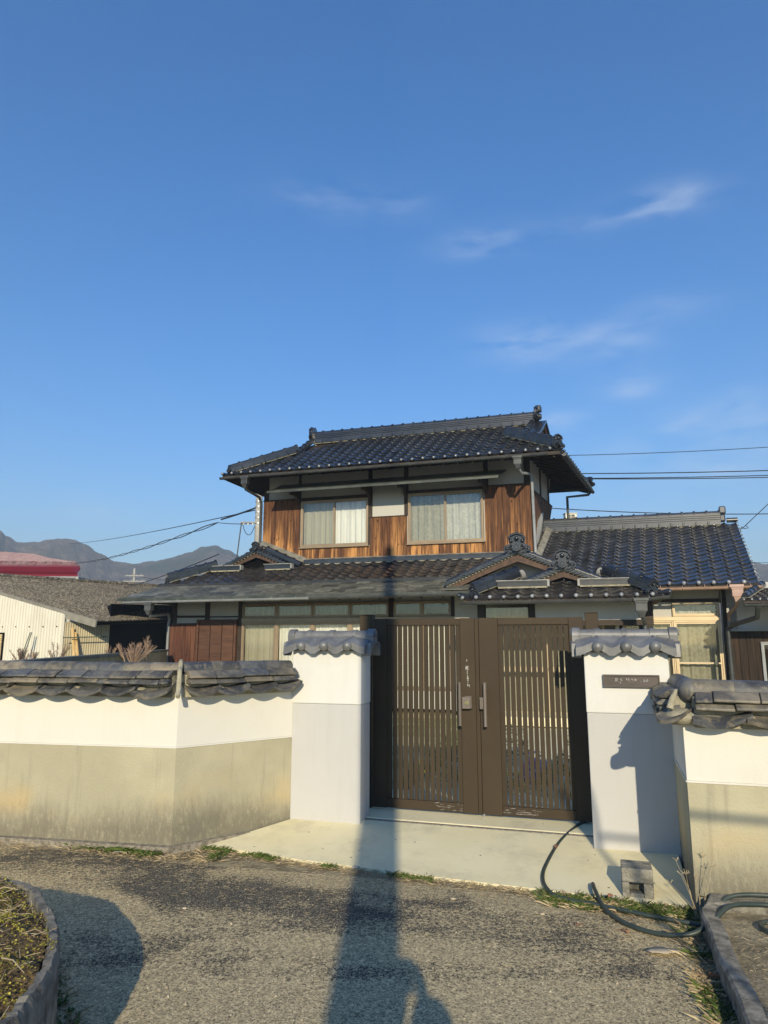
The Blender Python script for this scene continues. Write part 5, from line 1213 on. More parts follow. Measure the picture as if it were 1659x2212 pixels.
for i, (x, y) in enumerate(bs):
    d = Vector((bs[min(i + 1, n - 1)][0] - bs[max(i - 1, 0)][0], bs[min(i + 1, n - 1)][1] - bs[max(i - 1, 0)][1], 0)).normalized(); nr = Vector((d.y, -d.x, 0))  # inward?
    if nr.dot(ctr - Vector((x, y, 0))) < 0: nr = -nr
    j = .008 * noise.noise((i * .5, 0, 0)) + .004 * noise.noise((i * 2.3, 4, 0)); h = BH + .014 * noise.noise((i * 1.3, 7, 0)); p = Vector((x, y, 0)) + nr * j
    mb.v += [p - nr * .01 + Vector((0, 0, -.03)), p + Vector((0, 0, h - .02)), p + nr * .012 + Vector((0, 0, h)), p + nr * (.042 + j) + Vector((0, 0, h - .004)), p + nr * .055 + Vector((0, 0, h - .09))]
for i in range(n - 1):
    for r_ in range(4): mb.f.append((i * 5 + r_, i * 5 + r_ + 1, (i + 1) * 5 + r_ + 1, (i + 1) * 5 + r_))
mb.mi = [0] * len(mb.f); part(PB, 'concrete_edge', mb, M['edge'], smooth=True)
# bed soil, as rings shrinking to the centre
mb = MB(); rings = 16
def bedz(x, y): return BH - .035 + .05 * noise.noise((x * 2.2, y * 2.2, 0)) + .025 * noise.noise((x * 8, y * 8, 3))
for r_ in range(rings + 1):
    f = r_ / rings
    for x, y in bs:
        q = Vector((x, y, 0)).lerp(ctr, .03 + .97 * f); mb.v.append(Vector((q.x, q.y, bedz(q.x, q.y) + .05 * min(1, f * 4))))
for r_ in range(rings):
    for i in range(n - 1): mb.f.append((r_ * n + i, r_ * n + i + 1, (r_ + 1) * n + i + 1, (r_ + 1) * n + i))
mb.mi = [0] * len(mb.f); part(PB, 'bed_soil', mb, M['bed'], smooth=True)
def in_bed(x, y, m=.06):
    # point in polygon
    c_ = False
    for i in range(n):
        x1, y1 = bs[i]; x2, y2 = bs[(i + 1) % n]
        if (y1 > y) != (y2 > y) and x < (x2 - x1) * (y - y1) / (y2 - y1) + x1: c_ = not c_
    return c_ and x < -1.3 + 0 or (c_ and min((x - a) ** 2 + (y - b) ** 2 for a, b in bs) > m * m)
rr = random.Random(21)
def leafclump(mb, c, r, k, up=.6, w=.35):
    for _ in range(k):
        a = rr.uniform(0, 6.283); el = rr.uniform(.15, 1.3); d = Vector((math.cos(a) * math.cos(el), math.sin(a) * math.cos(el), math.sin(el) * up)); s = d.cross(Vector((0, 0, 1))).normalized() * r * w; ln = r * rr.uniform(.6, 1.2)
        b = c + d * ln * .15; mb.add([b - s * .4, b + s * .4, b + d * ln * .6 + s * .6, b + d * ln, b + d * ln * .6 - s * .6], [(0, 1, 2, 3, 4)])
mA, mB_, mS = MB(), MB(), MB()
for _ in range(24000):
    x = rr.uniform(-2.7, -1.2); y = rr.uniform(1.9, 4.3)
    if not in_bed(x, y): continue
    z = bedz(x, y) + .035; c = Vector((x, y, z)); q = noise.noise((x * 2.4, y * 2.4, 5)) + .4 * noise.noise((x * 7, y * 7, 1)); edge = min((x - a) ** 2 + (y - b) ** 2 for a, b in bs) ** .5
    if q > -.02 or (edge < .22 and rr.random() < .3): leafclump(mA, c - Vector((0, 0, .012)), rr.uniform(.006, .013), 5, .6, .55)
    elif rr.random() < .75: leafclump(mB_, c - Vector((0, 0, .014)), rr.uniform(.006, .012), 4, .5, .4)
    if rr.random() < .035:
        a = rr.uniform(0, 3.14); d = Vector((math.cos(a), math.sin(a), rr.uniform(-.1, .35))) * rr.uniform(.03, .09)
        if in_bed(c.x + d.x, c.y + d.y, .03): mS.obox(c, c + d, .0022, .0018)
for _ in range(14):
    x = rr.uniform(-2.3, -1.35); y = rr.uniform(2.4, 3.8)
    if in_bed(x, y, .1):
        a = rr.uniform(-.9, .3); d = Vector((math.cos(a), math.sin(a), rr.uniform(-.05, .2))) * rr.uniform(.1, .28); c = Vector((x, y, bedz(x, y) + .045))
        if in_bed(c.x + d.x, c.y + d.y, .02): mS.tube([c, c + d * .5 + Vector((0, 0, .012)), c + d * 1.0 + Vector((0, 0, -.01))], [.003, .0025, .0012], 5)
part(PB, 'sedum_leaves', mA, M['moss'], kind='stuff'); part(PB, 'dry_moss', mB_, M['moss_b'], kind='stuff'); part(PB, 'dry_stems', mS, M['strawi'], kind='stuff')

# ------------------------------------------------------------------ kerbed bed, bottom right
kerb = [(1.95, 4.42), (1.80, 4.30), (1.72, 4.02), (1.615, 3.70), (1.53, 3.36), (1.44, 3.07), (1.36, 2.7), (1.25, 2.2)]
KB = Thing('kerbed_bed', 'sandy planting bed behind a low rough kerb at the bottom right', 'planter', (2.0, 3.8, 0), WF)
ks = smooth_poly(kerb, 6); mb = MB(); n2 = len(ks); KH = .125
for i, (x, y) in enumerate(ks):
    j = .005 * noise.noise((i * .8, 9, 0)); h = KH + .01 * noise.noise((i * 1.1, 3, 0)); p = Vector((x + j, y, 0)); nr = Vector((.96, -.25, 0))
    mb.v += [p + Vector((0, 0, -.03)), p + Vector((0, 0, h - .012)), p + nr * .012 + Vector((0, 0, h)), p + nr * .085 + Vector((0, 0, h - .003)), p + nr * .10 + Vector((0, 0, h - .05))]
for i in range(n2 - 1):
    for r_ in range(4): mb.f.append((i * 5 + r_, (i + 1) * 5 + r_, (i + 1) * 5 + r_ + 1, i * 5 + r_ + 1))
mb.mi = [0] * len(mb.f); part(KB, 'kerb', mb, M['edge'], smooth=True)
part(KB, 'flat_kerb_slab', MB().prism([(1.86, 4.36, .02), (1.96, 4.52, .02), (3.3, 4.14, .02), (3.25, 3.98, .02)], (0, 0, .115)), M['block'], bevel=.012)
mb = MB(); gx, gy = 26, 30
for j in range(gy + 1):
    for i in range(gx + 1):
        y = 2.2 + 2.1 * j / gy; k_ = min(ks, key=lambda q: abs(q[1] - y))[0] + .09; x = k_ + (4.6 - k_) * (i / gx) ** 1.3
        mb.v.append(Vector((x, y, KH - .03 + .02 * noise.noise((x * 4, y * 4, 1)) + .01 * noise.noise((x * 14, y * 14, 1)) + .0)))
mb.f = [(j * (gx + 1) + i, j * (gx + 1) + i + 1, (j + 1) * (gx + 1) + i + 1, (j + 1) * (gx + 1) + i) for j in range(gy) for i in range(gx)]; mb.mi = [0] * len(mb.f)
part(KB, 'bed_soil', mb, M['soil'], smooth=True)
mb = MB(); m2 = MB()
for _ in range(900):
    x, y = rr.uniform(1.6, 3.4), rr.uniform(2.6, 4.1)
    if x < min(ks, key=lambda q: abs(q[1] - y))[0] + .12: continue
    c = Vector((x, y, KH - .01)); a = rr.uniform(0, 6.28); d = Vector((math.cos(a), math.sin(a), rr.uniform(0, .3))) * rr.uniform(.01, .045); mb.obox(c, c + d, .002, .0016)
    if rr.random() < .25 and noise.noise((x * 2, y * 2, 8)) > .15: leafclump(m2, c, rr.uniform(.015, .03), 5)
part(KB, 'straw_litter', mb, M['strawi'], kind='stuff'); part(KB, 'small_weeds', m2, M['grass'], kind='stuff')

# ------------------------------------------------------------------ weeds, litter, pebbles
def blades(mb, c, k, h, spread, w=.004, lean=.6):
    for _ in range(k):
        a = rr.uniform(0, 6.283); b = c + Vector((math.cos(a), math.sin(a), 0)) * rr.uniform(0, spread); d = Vector((math.cos(a) * lean, math.sin(a) * lean, 1)).normalized(); L = h * rr.uniform(.5, 1.2); s = Vector((-math.sin(a), math.cos(a), 0)) * w
        mb.add([b - s, b + s, b + d * L * .55 + s * .7, b + d * L + Vector((math.cos(a), math.sin(a), -.3)) * L * .35, b + d * L * .55 - s * .7], [(0, 1, 2, 3, 4)])
GR_, ST = MB(), MB()
def along(pts, t):
    ls = [(Vector(b) - Vector(a)).length for a, b in zip(pts, pts[1:])]; T_ = sum(ls) * t
    for (a, b), l in zip(zip(pts, pts[1:]), ls):
        if T_ <= l: return Vector(a).lerp(Vector(b), T_ / l)
        T_ -= l
    return Vector(pts[-1])
wline = [(-7.5, 7.05, 0), (-3.29, 6.20, 0), (-2.4, 5.96, 0), (-1.66, 5.68, 0), (-1.25, 5.66, 0)]
for _ in range(950):
    t = rr.random(); p = along(wline, t); q = noise.noise((p.x * 1.6, 3, 0)) + .5 * noise.noise((p.x * 5, 1, 0))
    if q > -.18 and rr.random() < .75: blades(GR_, p + Vector((0, rr.gauss(0, .035), 0)), 9, rr.uniform(.025, .07), .03, .0035, 1.0)
    if rr.random() < .4: leafclump(GR_, p + Vector((0, rr.gauss(0, .04), .01)), .03, 6, .7, .3) if q > -.1 else None
    blades(ST, p + Vector((0, rr.gauss(-.03, .08), 0)), 3, rr.uniform(.02, .07), .05, .0022, 2.2)
aline = [HF.w((u, v - .035, 0)) for u, v in front]
for _ in range(800):
    t = rr.random(); p = along(aline, t) + Vector((0, rr.gauss(-.02, .022), 0)); q = noise.noise((p.x * 2.6, 13, 0)) + .5 * noise.noise((p.x * 7, 11, 0))
    if q > .05: blades(GR_, p, 7, rr.uniform(.015, .04), .025, .003, 1.1)
    blades(ST, p + Vector((0, rr.gauss(-.02, .03), 0)), 3, rr.uniform(.015, .045), .04, .002, 2.6)
rline = [(1.0, 4.80, 0), (1.5, 4.62, 0), (1.93, 4.50, 0)]
for _ in range(420):
    p = along(rline, rr.random()) + Vector((0, rr.gauss(0, .045), 0)); 
    if noise.noise((p.x * 4, 2, 0)) > -.2: blades(GR_, p, 8, rr.uniform(.02, .055), .03, .003, .8)
    blades(ST, p, 3, rr.uniform(.03, .07), .05, .002, 1.6)
kline = [(x - .05, y, 0) for x, y in kerb[1:]]
for _ in range(420):
    p = along(kline, rr.random()) + Vector((rr.gauss(-.02, .03), 0, 0))
    if noise.noise((p.y * 3, 2, 6)) > .0: blades(GR_, p, 5, rr.uniform(.02, .06), .03, .003, .8)
    blades(ST, p, 3, rr.uniform(.03, .08), .05, .002, 1.5)
for _ in range(500):     # weeds at the foot of the raised bed
    i = rr.randrange(30, 95); 
    if i >= len(bs): continue
    x, y = bs[i]; p = Vector((x + rr.uniform(.0, .12), y + rr.uniform(0, .06), 0)); blades(ST, p, 3, rr.uniform(.02, .06), .04, .002, 1.8)
    if rr.random() < .3: leafclump(GR_, p + Vector((0, 0, .01)), .025, 5)
for _ in range(1500):     # straw blown over the road
    x = rr.uniform(-4, 2.4); e = road_edge(x); y = e - abs(rr.gauss(0, .55)) + .1
    if y < 2.6: continue
    a = rr.uniform(-.6, .6); L = rr.uniform(.01, .045); c = Vector((x, y, .010)); ST.obox(c, c + Vector((math.cos(a), math.sin(a), .05)) * L, .0016, .0012)
top('roadside_grass', GR_, M['grass'], kind='stuff'); top('straw_litter', ST, M['strawi'], kind='stuff')
mb = MB()
for _ in range(16000):
    y = 2.7 + 3.4 * rr.random() ** 1.2; x = rr.uniform(-.62, .62) * (y + .6) * 1.02; 
    if y > road_edge(x) - .02 or (x < -1.15 and y < 4.0 and x < -1.1): continue
    dens = noise.noise((x * .9, y * 1.4, 2)) + .35 * noise.noise((x * 3, y * 4, 7)) + (.4 if y < 3.9 else 0) + (.3 if x > 1.1 else 0)
    if dens < rr.uniform(-.35, .5): continue
    r_ = rr.uniform(.0012, .0034) if rr.random() < .96 else rr.uniform(.004, .009); c = Vector((x, y, .008))
    a = rr.uniform(0, 6); vs_ = [c + Vector((math.cos(a + k * 2.094) * r_ * rr.uniform(.8, 1.3), math.sin(a + k * 2.094) * r_ * rr.uniform(.8, 1.3), 0)) for k in range(3)] + [c + Vector((rr.uniform(-.3, .3) * r_, rr.uniform(-.3, .3) * r_, r_ * rr.uniform(.7, 1.2)))]
    mb.add(vs_, [(0, 1, 3), (1, 2, 3), (2, 0, 3)])
top('road_gravel', mb, M['pebble'], kind='stuff')

# ------------------------------------------------------------------ block, hose, leaves
blk = MB(); F = HF
def hv(p): return Vector(p)
bx0, bx1, by0, by1, bh = .052, .243, 5.045, 5.235, .185
blk.box((bx0, by0 + .10, .0), (bx1, by1, bh)); 
blk.box((bx0, by0, .10), (bx1, by0 + .099, bh)).box((bx0, by0, 0), (bx0 + .045, by0 + .099, .0995)).box((bx1 - .06, by0, 0), (bx1, by0 + .099, .0995)).box((bx0 + .045, by0 + .012, .0), (bx1 - .06, by0 + .099, .035))
o = top('concrete_block', blk, M['block'], (.15, 5.14, 0), HF, label='rough concrete block with a square hole lying at the foot of the pillar', cat='concrete block'); bev(o, .008)
hose = [(1.99, 6.60, .12), (1.82, 6.38, .125), (1.63, 6.17, .115), (1.375, 5.79, .085), (1.176, 5.38, .05), (1.085, 5.12, .035), (1.065, 4.91, .028), (1.115, 4.76, .022), (1.334, 4.63, .022), (1.556, 4.48, .022), (1.767, 4.36, .022), (1.85, 4.33, .03), (1.93, 4.36, .10), (2.05, 4.40, .155), (2.35, 4.36, .16), (2.8, 4.20, .15)]
hs = smooth_poly(hose, 8)
top('garden_hose', MB().tube(hs, .0125, 12), M['hose'], (1.1, 4.9, 0), smooth=True, label='dark green hose running out from behind the nameplate pillar over the apron', cat='hose', group='dark green hoses on the ground')
hose2 = [(1.395, 5.0, .02), (1.37, 4.92, .05), (1.345, 4.78, .055), (1.335, 4.58, .03), (1.38, 4.38, .022), (1.50, 4.22, .024), (1.66, 4.13, .05), (1.80, 4.16, .10), (1.95, 4.24, .155), (2.15, 4.27, .15), (2.35, 4.22, .145), (2.7, 4.12, .14)]
top('garden_hose', MB().tube(smooth_poly(hose2, 8), .0130, 12), M['hose'], (1.5, 4.2, 0), smooth=True, label='dark green hose end curving up and over the kerb onto the sandy bed', cat='hose', group='dark green hoses on the ground')
hose3 = [(2.55, 4.22, .14), (2.2, 4.14, .125), (2.03, 4.08, .12), (2.02, 3.98, .12), (2.1, 3.9, .12), (2.3, 3.86, .12), (2.6, 3.85, .12)]
top('garden_hose', MB().tube(smooth_poly(hose3, 8), .0120, 12), M['hose'], (2.1, 4.0, 0), smooth=True, label='small loop of green hose lying on the sandy bed at the right edge', cat='hose', group='dark green hoses on the ground')
def leaf(name, P, ln, w, ang, mat, label, curl=.35, lift=.01, stalk=True):
    mb = MB(); ca, sa = math.cos(ang), math.sin(ang); n = 8
    for k in range(n + 1):
        t = k / n; ww = w * math.sin(math.pi * (t ** .8)) * (1 + .18 * math.sin(k * 2.1)); z = lift + curl * ln * .25 * math.sin(math.pi * t) * .5
        for s_ in (-1, 0, 1):
            x = (t - .5) * ln; y = s_ * ww * .5; mb.v.append(Vector(P) + Vector((x * ca - y * sa, x * sa + y * ca, z + abs(s_) * curl * w * .45 * (1 if s_ > 0 else .5))))
    mb.f = [(k * 3 + q, k * 3 + q + 1, k * 3 + q + 4, k * 3 + q + 3) for k in range(n) for q in (0, 1)]; mb.mi = [0] * len(mb.f)
    if stalk: e = Vector(P) + Vector((ln * .5 * ca, ln * .5 * sa, lift)); mb.tube([e, e + Vector((ca, sa, .05)) * ln * .5, e + Vector((ca, sa * .8, .0)) * ln * .9], .0014, 5)
    o = top(name, mb, mat, P, label=label, cat='leaf', smooth=True); s = o.modifiers.new('solid', 'SOLIDIFY'); s.thickness = .0012; return o
leaf('fallen_leaf', (1.47, 4.00, .008), .19, .075, -.05, M['leaf_pale'], 'large pale dry leaf with long stalks lying on the road near the kerb', .12)
leaf('fallen_leaf', (1.35, 4.25, .006), .05, .035, 2.2, M['leaf_dry'], 'brown curled leaf under the loop of the green hose', .8)
leaf('fallen_leaf', (1.60, 3.70, .006), .07, .06, 2.4, M['leaf_dry'], 'broad brown leaf in the gap beside the low kerb', .9)
leaf('fallen_leaf', (1.30, 5.62, .075), .045, .03, 1.0, M['leaf_dry'], 'small brown leaf resting on the concrete apron by the hose', .9)
leaf('fallen_leaf', (1.42, 4.72, .03), .045, .03, .6, M['leaf_dry'], 'brown leaf in the grass behind the lifted hose end', .9)
leaf('fallen_leaf', (1.11, 4.35, .006), .03, .022, .2, M['leaf_dry'], 'tiny reddish leaf on the road left of the hose loop', .6)
leaf('fallen_leaf', (-.20, 5.31, .015), .06, .035, .3, M['leaf_pale'], 'tan crumpled leaf at the apron edge in the pole shadow', .9)
leaf('fallen_leaf', (-2.05, 5.72, .01), .07, .022, .1, M['leaf_pale'], 'long pale leaf in the weeds below the wall corner', .4)
leaf('fallen_leaf', (-3.0, 6.02, .01), .08, .025, -.3, M['leaf_pale'], 'curled straw-coloured leaf in the weeds at the left edge', .6)
for x, y, r_, lab in ((.44, 4.78, .014, 'white pebble on the road right of the pole shadow'), (-.52, 3.06, .022, 'flat pale stone at the bottom of the road, left of the pole shadow'), (-1.22, 4.62, .012, 'small pale stone at the rim of the bed shadow'), (.95, 4.53, .012, 'pale round pebble on the sandy road left of the hose')):
    mb = MB().sphere((x, y, .010), r_, 8, 6, (1.3, .9, .5)); top('pebble', mb, M['leaf_pale'], (x, y, 0), smooth=True, label=lab, cat='stone')
# tall dry weed at the corner of the right wall
wd = MB(); base = Vector((1.86, 4.44, 0))
for q in range(7):
    a = rr.uniform(0, 6.28); tip = base + Vector((rr.uniform(-.16, .10), rr.uniform(-.1, .1), rr.uniform(.14, .36))); m_ = base.lerp(tip, .5) + Vector((rr.uniform(-.02, .02), 0, 0)); wd.tube([base + Vector((rr.uniform(-.03, .03), 0, 0)), m_, tip], [.0028, .002, .0012], 5)
    for k in range(5): d = Vector((rr.uniform(-1, 1), rr.uniform(-1, 1), rr.uniform(.2, 1))).normalized() * .03; wd.tube([tip, tip + d], [.001, .0022], 4)
top('dry_weed', wd, M['straw'], tuple(base), label='thin dry weed standing at the foot of the right wall corner', cat='weed')

# ------------------------------------------------------------------ garden planting behind the gate
for i, (u, v, r_, h, mt, lab) in enumerate(((-1.85, 7.9, .36, .36, 'moss', 'low yellowish plant close behind the left gate leaf'), (-1.15, 7.8, .36, .34, 'moss', 'low yellowish plant close behind the meeting stiles of the gate'), (-.45, 7.8, .36, .36, 'moss', 'low yellowish plant close behind the right gate leaf'), (-1.75, 8.6, .35, .45, 'grass', 'low green plants seen through the left gate slats'), (-1.15, 9.4, .3, .55, 'grass', 'green clump seen through the middle of the gate'), (-.75, 8.3, .22, .35, 'flower', 'purple flowers seen through the right gate slats'), (-.3, 9.2, .35, .5, 'grass', 'yellow-green shrub behind the right gate leaf'), (-4.0, 9.5, .3, 1.32, 'reed', 'bare twiggy shrub whose tips show over the left wall'), (-3.35, 8.2, .2, 1.38, 'reed', 'fine dry twigs above the wall beside the left pillar'))):
    mb = MB(); c = Vector((u, v, .06))
    if mt == 'reed':
        for _ in range(60):
            a = rr.uniform(0, 6.28); t_ = c + Vector((math.cos(a) * r_ * rr.random(), math.sin(a) * r_ * rr.random(), h * rr.uniform(.8, 1.12))); mb.tube([c, c.lerp(t_, .5) + Vector((rr.gauss(0, .03), 0, 0)), t_], [.004, .003, .001], 4)
            for _ in range(3): q_ = c.lerp(t_, rr.uniform(.7, 1)); mb.tube([q_, q_ + Vector((rr.uniform(-1, 1), rr.uniform(-1, 1), rr.uniform(0, 1))) * .05], [.0015, .001], 3)
    else:
        for _ in range(500):
            a = rr.uniform(0, 6.28); q_ = rr.random() ** .5; z = h * (1 - q_ ** 2) * rr.uniform(.4, 1); leafclump(mb, c + Vector((math.cos(a) * r_ * q_, math.sin(a) * r_ * q_, z)), .04, 3)
    top('garden_plant', mb, M[mt], tuple(c), HF, label=lab, cat='plant')

# ------------------------------------------------------------------ block wall and reeds at the left
B0, B1 = Vector((-3.95, 7.6, 0)), Vector((-5.32, 17.2, 0)); dB = (B1 - B0).normalized(); nB = Vector((dB.y, -dB.x, 0)) if Vector((dB.y, -dB.x, 0)).x > 0 else Vector((-dB.y, dB.x, 0))
BW = Thing('block_wall', 'mossy concrete block wall running back beside the house at the left', 'block wall', tuple(B0), WF)
part(BW, 'core', MB().obox(B0, B1, .10, 1.36), M['mortar']); part(BW, 'cap', MB().obox(B0 + Vector((0, 0, 1.362)), B1 + Vector((0, 0, 1.362)), .16, .05), M['blockwall'])
bl = mesh('block', MB().box((.005, -.004, .004), (.395, .128, .186)).v, MB().box((.005, -.004, .004), (.395, .128, .186)).f, M['blockwall'])
S_ = Vector((dB.y, -dB.x, 0)); 
for j in range(7):
    for i in range(24):
        x = i * .4 + (.2 if j % 2 else 0)
        if x + .4 > (B1 - B0).length: continue
        inst(BW, 'block', bl, basis(B0 + dB * x - S_ * -.0 + S_ * -.064 + Vector((0, 0, .02 + j * .19)) + S_ * 0, dB, Vector((0, 0, 1)).cross(dB), Vector((0, 0, 1))))
# dried reeds
def reed(P, h, k, lean, label, sp=.25, plume=True):
    mb = MB(); P = Vector(P)
    for _ in range(k):
        a = rr.uniform(0, 6.28); t_ = P + Vector((math.cos(a) * sp * rr.random() + lean * h, math.sin(a) * sp * rr.random(), h * rr.uniform(.6, 1.05))); m_ = P.lerp(t_, .5) + Vector((-lean * h * .15, 0, 0)); mb.tube([P, m_, t_], [.007, .005, .002], 4)
        if plume:
            for q in range(34):
                f = .42 + .58 * q / 34; c = P.lerp(t_, f); d = Vector((rr.gauss(0, 1), rr.gauss(0, 1), rr.uniform(.8, 2.6))).normalized() * h * .12; mb.tube([c, c + d], [.0035, .0015], 3)
    return top('dry_reed', mb, M['reed'], tuple(P), label=label, cat='dry grass', group='dried reeds by the block wall')
RD = [((287, 1440), 1392, 12.2, 26, .14, 'broad bushy brown reed clump at the block wall, the fullest one', .36), ((316, 1440), 1370, 12.4, 4, .04, 'tall thin reed plumes just left of the house downpipe', .10), ((272, 1440), 1382, 12.0, 3, -.30, 'reed plume leaning left beside the fullest clump', .06),
      ((232, 1440), 1392, 12, 5, .05, 'small reeds in front of the dark open shed', .2), ((170, 1440), 1416, 12, 22, 0, 'low brown weeds in front of the leaning planks', .45), ((110, 1440), 1420, 12, 22, 0, 'low brown weed heap on the wall line', .5),
      ((45, 1440), 1402, 12, 16, .05, 'spindly weeds before the roller shutter', .25), ((68, 1440), 1404, 12, 7, .1, 'spindly weeds right of the roller shutter', .1), ((122, 1440), 1388, 12, 8, .06, 'spindly weeds before the corner of the cream shed', .2)]
for (bx_, by_), ty_, Yd, k_, le, lab, sp in RD:
    b_ = px(bx_, by_, Yd); reed(b_, px(bx_, ty_, Yd)[2] - b_[2], k_, le, lab, sp)
top('grassy_bank', MB().prism([px(-80, 1443, 11.6), px(235, 1440, 11.6), px(330, 1438, 13.2), px(-80, 1438, 14.5)], (0, 0, -1.3)), M['bed'], kind='structure')
top('hedge_base', MB().prism([(-8, 9.0, 1.0), (-4.1, 8.3, 1.0), (-4.15, 8.6, 1.0), (-4.6, 12.6, 1.0), (-7.5, 13.4, 1.0), (-11, 11.5, 1.0)], (0, 0, .22)), M['bed'], kind='structure') if False else None

# ------------------------------------------------------------------ cream corrugated shed and its long roof
def corr(mb, A, B, z0, z1t, pitch=.13, amp=.018, n_out=None, topfn=None):
    A = Vector(A); B = Vector(B); D = (B - A); L = D.length; D.normalize(); N = Vector((D.y, -D.x, 0)); n = int(L / pitch * 4); s0 = len(mb.v)
    for k in range(n + 1):
        x = L * k / n; o = N * amp * math.sin(2 * math.pi * k / 4 + .4); zt = topfn(x / L) if topfn else z1t; p = A + D * x + o
        mb.v += [Vector((p.x, p.y, z0)), Vector((p.x, p.y, zt))]
    mb.f += [(s0 + 2 * k, s0 + 2 * k + 2, s0 + 2 * k + 3, s0 + 2 * k + 1) for k in range(n)]; mb.mi += [0] * n; return mb
C0 = Vector((-10.95, 24.0, 0)); gd = Vector((-math.cos(R(17)), math.sin(R(17)), 0)); sdv = Vector((math.sin(R(62)), math.cos(R(62)), 0))
SH = Thing('warehouse', 'cream corrugated shed with a long lichen-covered roof behind the block wall', 'shed', tuple(C0), WF)
G1 = C0 + gd * 7.5; S1 = C0 + sdv * 17
gable_z = lambda t: px(138, 1326, 24)[2] + t * 7.5 * .245
part(SH, 'gable_wall', corr(MB(), G1, C0, -.1, 0, .12, .014, topfn=lambda f: gable_z(1 - f)), M['warm_wall'], smooth=True)
part(SH, 'side_wall', corr(MB(), C0, C0 + sdv * 1.5, -.1, 2.25, .075, .014), M['yellow_wall'], smooth=True)
part(SH, 'corner_trim', MB().obox(C0 + Vector((0, -.02, -.1)), C0 + Vector((0, -.02, 2.5)), .10, .08, up=(0, 1, 0)), M['warm_wall'])
part(SH, 'bay_back_shade', MB().prism([C0 + sdv * 1.5 + Vector((0, 0, 0)), C0 + sdv * 1.7 + Vector((-1.8, 3.4, 0)), C0 + sdv * 17 + Vector((-1.8, 3.4, 0)), C0 + sdv * 17, C0 + sdv * 17 + Vector((-.1, .1, 0)) + Vector((-1.9, 3.5, 0)), C0 + sdv * 3.7 + Vector((-2.0, 3.6, 0))], (0, 0, 2.9)), M['black'])  # painted black in place of shade; the sun still reaches into this bay
part(SH, 'bay_floor_shade', MB().prism([C0 + sdv * 1.2 + Vector((.3, -.5, .03)), C0 + sdv * 17 + Vector((.3, -.5, .03)), C0 + sdv * 17 + Vector((-1.8, 3.4, .03)), C0 + sdv * 1.7 + Vector((-1.8, 3.4, .03))], (0, 0, .02)), M['black'])  # floor blackened too, its shade put into the colour
# roof
E0 = Vector(px(208, 1342, 23.4)); E1 = Vector(px(470, 1334, 30)); Rg0 = Vector(px(-150, 1236, 27.5)); Rg1 = Vector(px(480, 1276, 41))
rb = MB(); nn2 = 90; 
for k in range(nn2 * 4 + 1):
    f = k / (nn2 * 4); o = Vector((0, 0, .035 * math.sin(2 * math.pi * k / 4 + .4)))
    rb.v += [E0.lerp(E1, f) + o, Rg0.lerp(Rg1, f) + o]
rb.f = [(2 * k, 2 * k + 2, 2 * k + 3, 2 * k + 1) for k in range(nn2 * 4)]; rb.mi = [0] * len(rb.f)
part(SH, 'roof', rb, M['oldroof'], smooth=True)
part(SH, 'verge_board', MB().obox(E0 + Vector((0, -.04, -.20)), Rg0 + Vector((0, -.04, -.20)), .05, .24), M['verge'])
part(SH, 'ridge_roll', MB().tube([Rg0 + Vector((0, 0, .04)), Rg1 + Vector((0, 0, .04))], .10, 10), M['oldroof'], smooth=True)
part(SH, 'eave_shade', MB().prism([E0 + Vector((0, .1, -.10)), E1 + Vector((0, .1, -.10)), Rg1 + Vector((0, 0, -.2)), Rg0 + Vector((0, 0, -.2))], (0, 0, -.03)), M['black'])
shu = part(SH, 'roller_shutter', MB().obox(C0 + gd * 2.45 + Vector((0, -.05, -.1)), C0 + gd * 7.4 + Vector((0, -.05, -.1)), .04, 2.0), M['black'])
for k in range(26): part(SH, 'shutter_slat', MB().obox(C0 + gd * 2.5 + Vector((0, -.09, -.1 + k * .075)), C0 + gd * 7.4 + Vector((0, -.09, -.1 + k * .075)), .03, .066), M['shutter_metal'], shu)
for x0 in range(12):
    for z in (1.0, 2.1): part(SH, 'bolt', MB().sphere(C0 + gd * (.25 + x0 * .58) + Vector((0, -.03, z)), .022, 6, 4), M['black']) if not (x0 > 3 and z < 1.5) else None
top('leaning_planks', MB().tube([C0 + sdv * .75 + Vector((.15, -.8, .0)), C0 + sdv * .3 + Vector((.05, -.1, 2.05))], .05, 6).tube([C0 + sdv * .9 + Vector((.15, -.8, .0)), C0 + sdv * .4 + Vector((.05, -.1, 1.9))], .045, 6), M['wood_plank'], tuple(C0 + sdv * 1.3), label='two orange planks leaning on the yellowed side of the shed', cat='plank')
top('hanging_pole', MB().tube([C0 + sdv * .1 + Vector((.1, -.4, 1.72)), C0 + sdv * 1.5 + Vector((.1, -.4, 1.76))], .02, 6), M['green_rod'], tuple(C0 + sdv), label='thin horizontal pole hung along the yellowed shed wall', cat='pole')
for k, x in enumerate((2.45, 2.3, 2.0)):
    b_ = C0 + gd * (1.6 - k * .16) + Vector((0, -.9, 0)); top('garden_stake', MB().tube([b_, b_ + Vector((.35 - .08 * k, .5, 1.9 - .45 * (k == 0)))], .018, 6), M['green_rod'], tuple(b_), label=('short green stake leaning on the cream shed', 'middle green stake leaning on the cream shed', 'tall rightmost green stake leaning on the cream shed')[k], cat='stake', group='green stakes leaning on the cream shed')

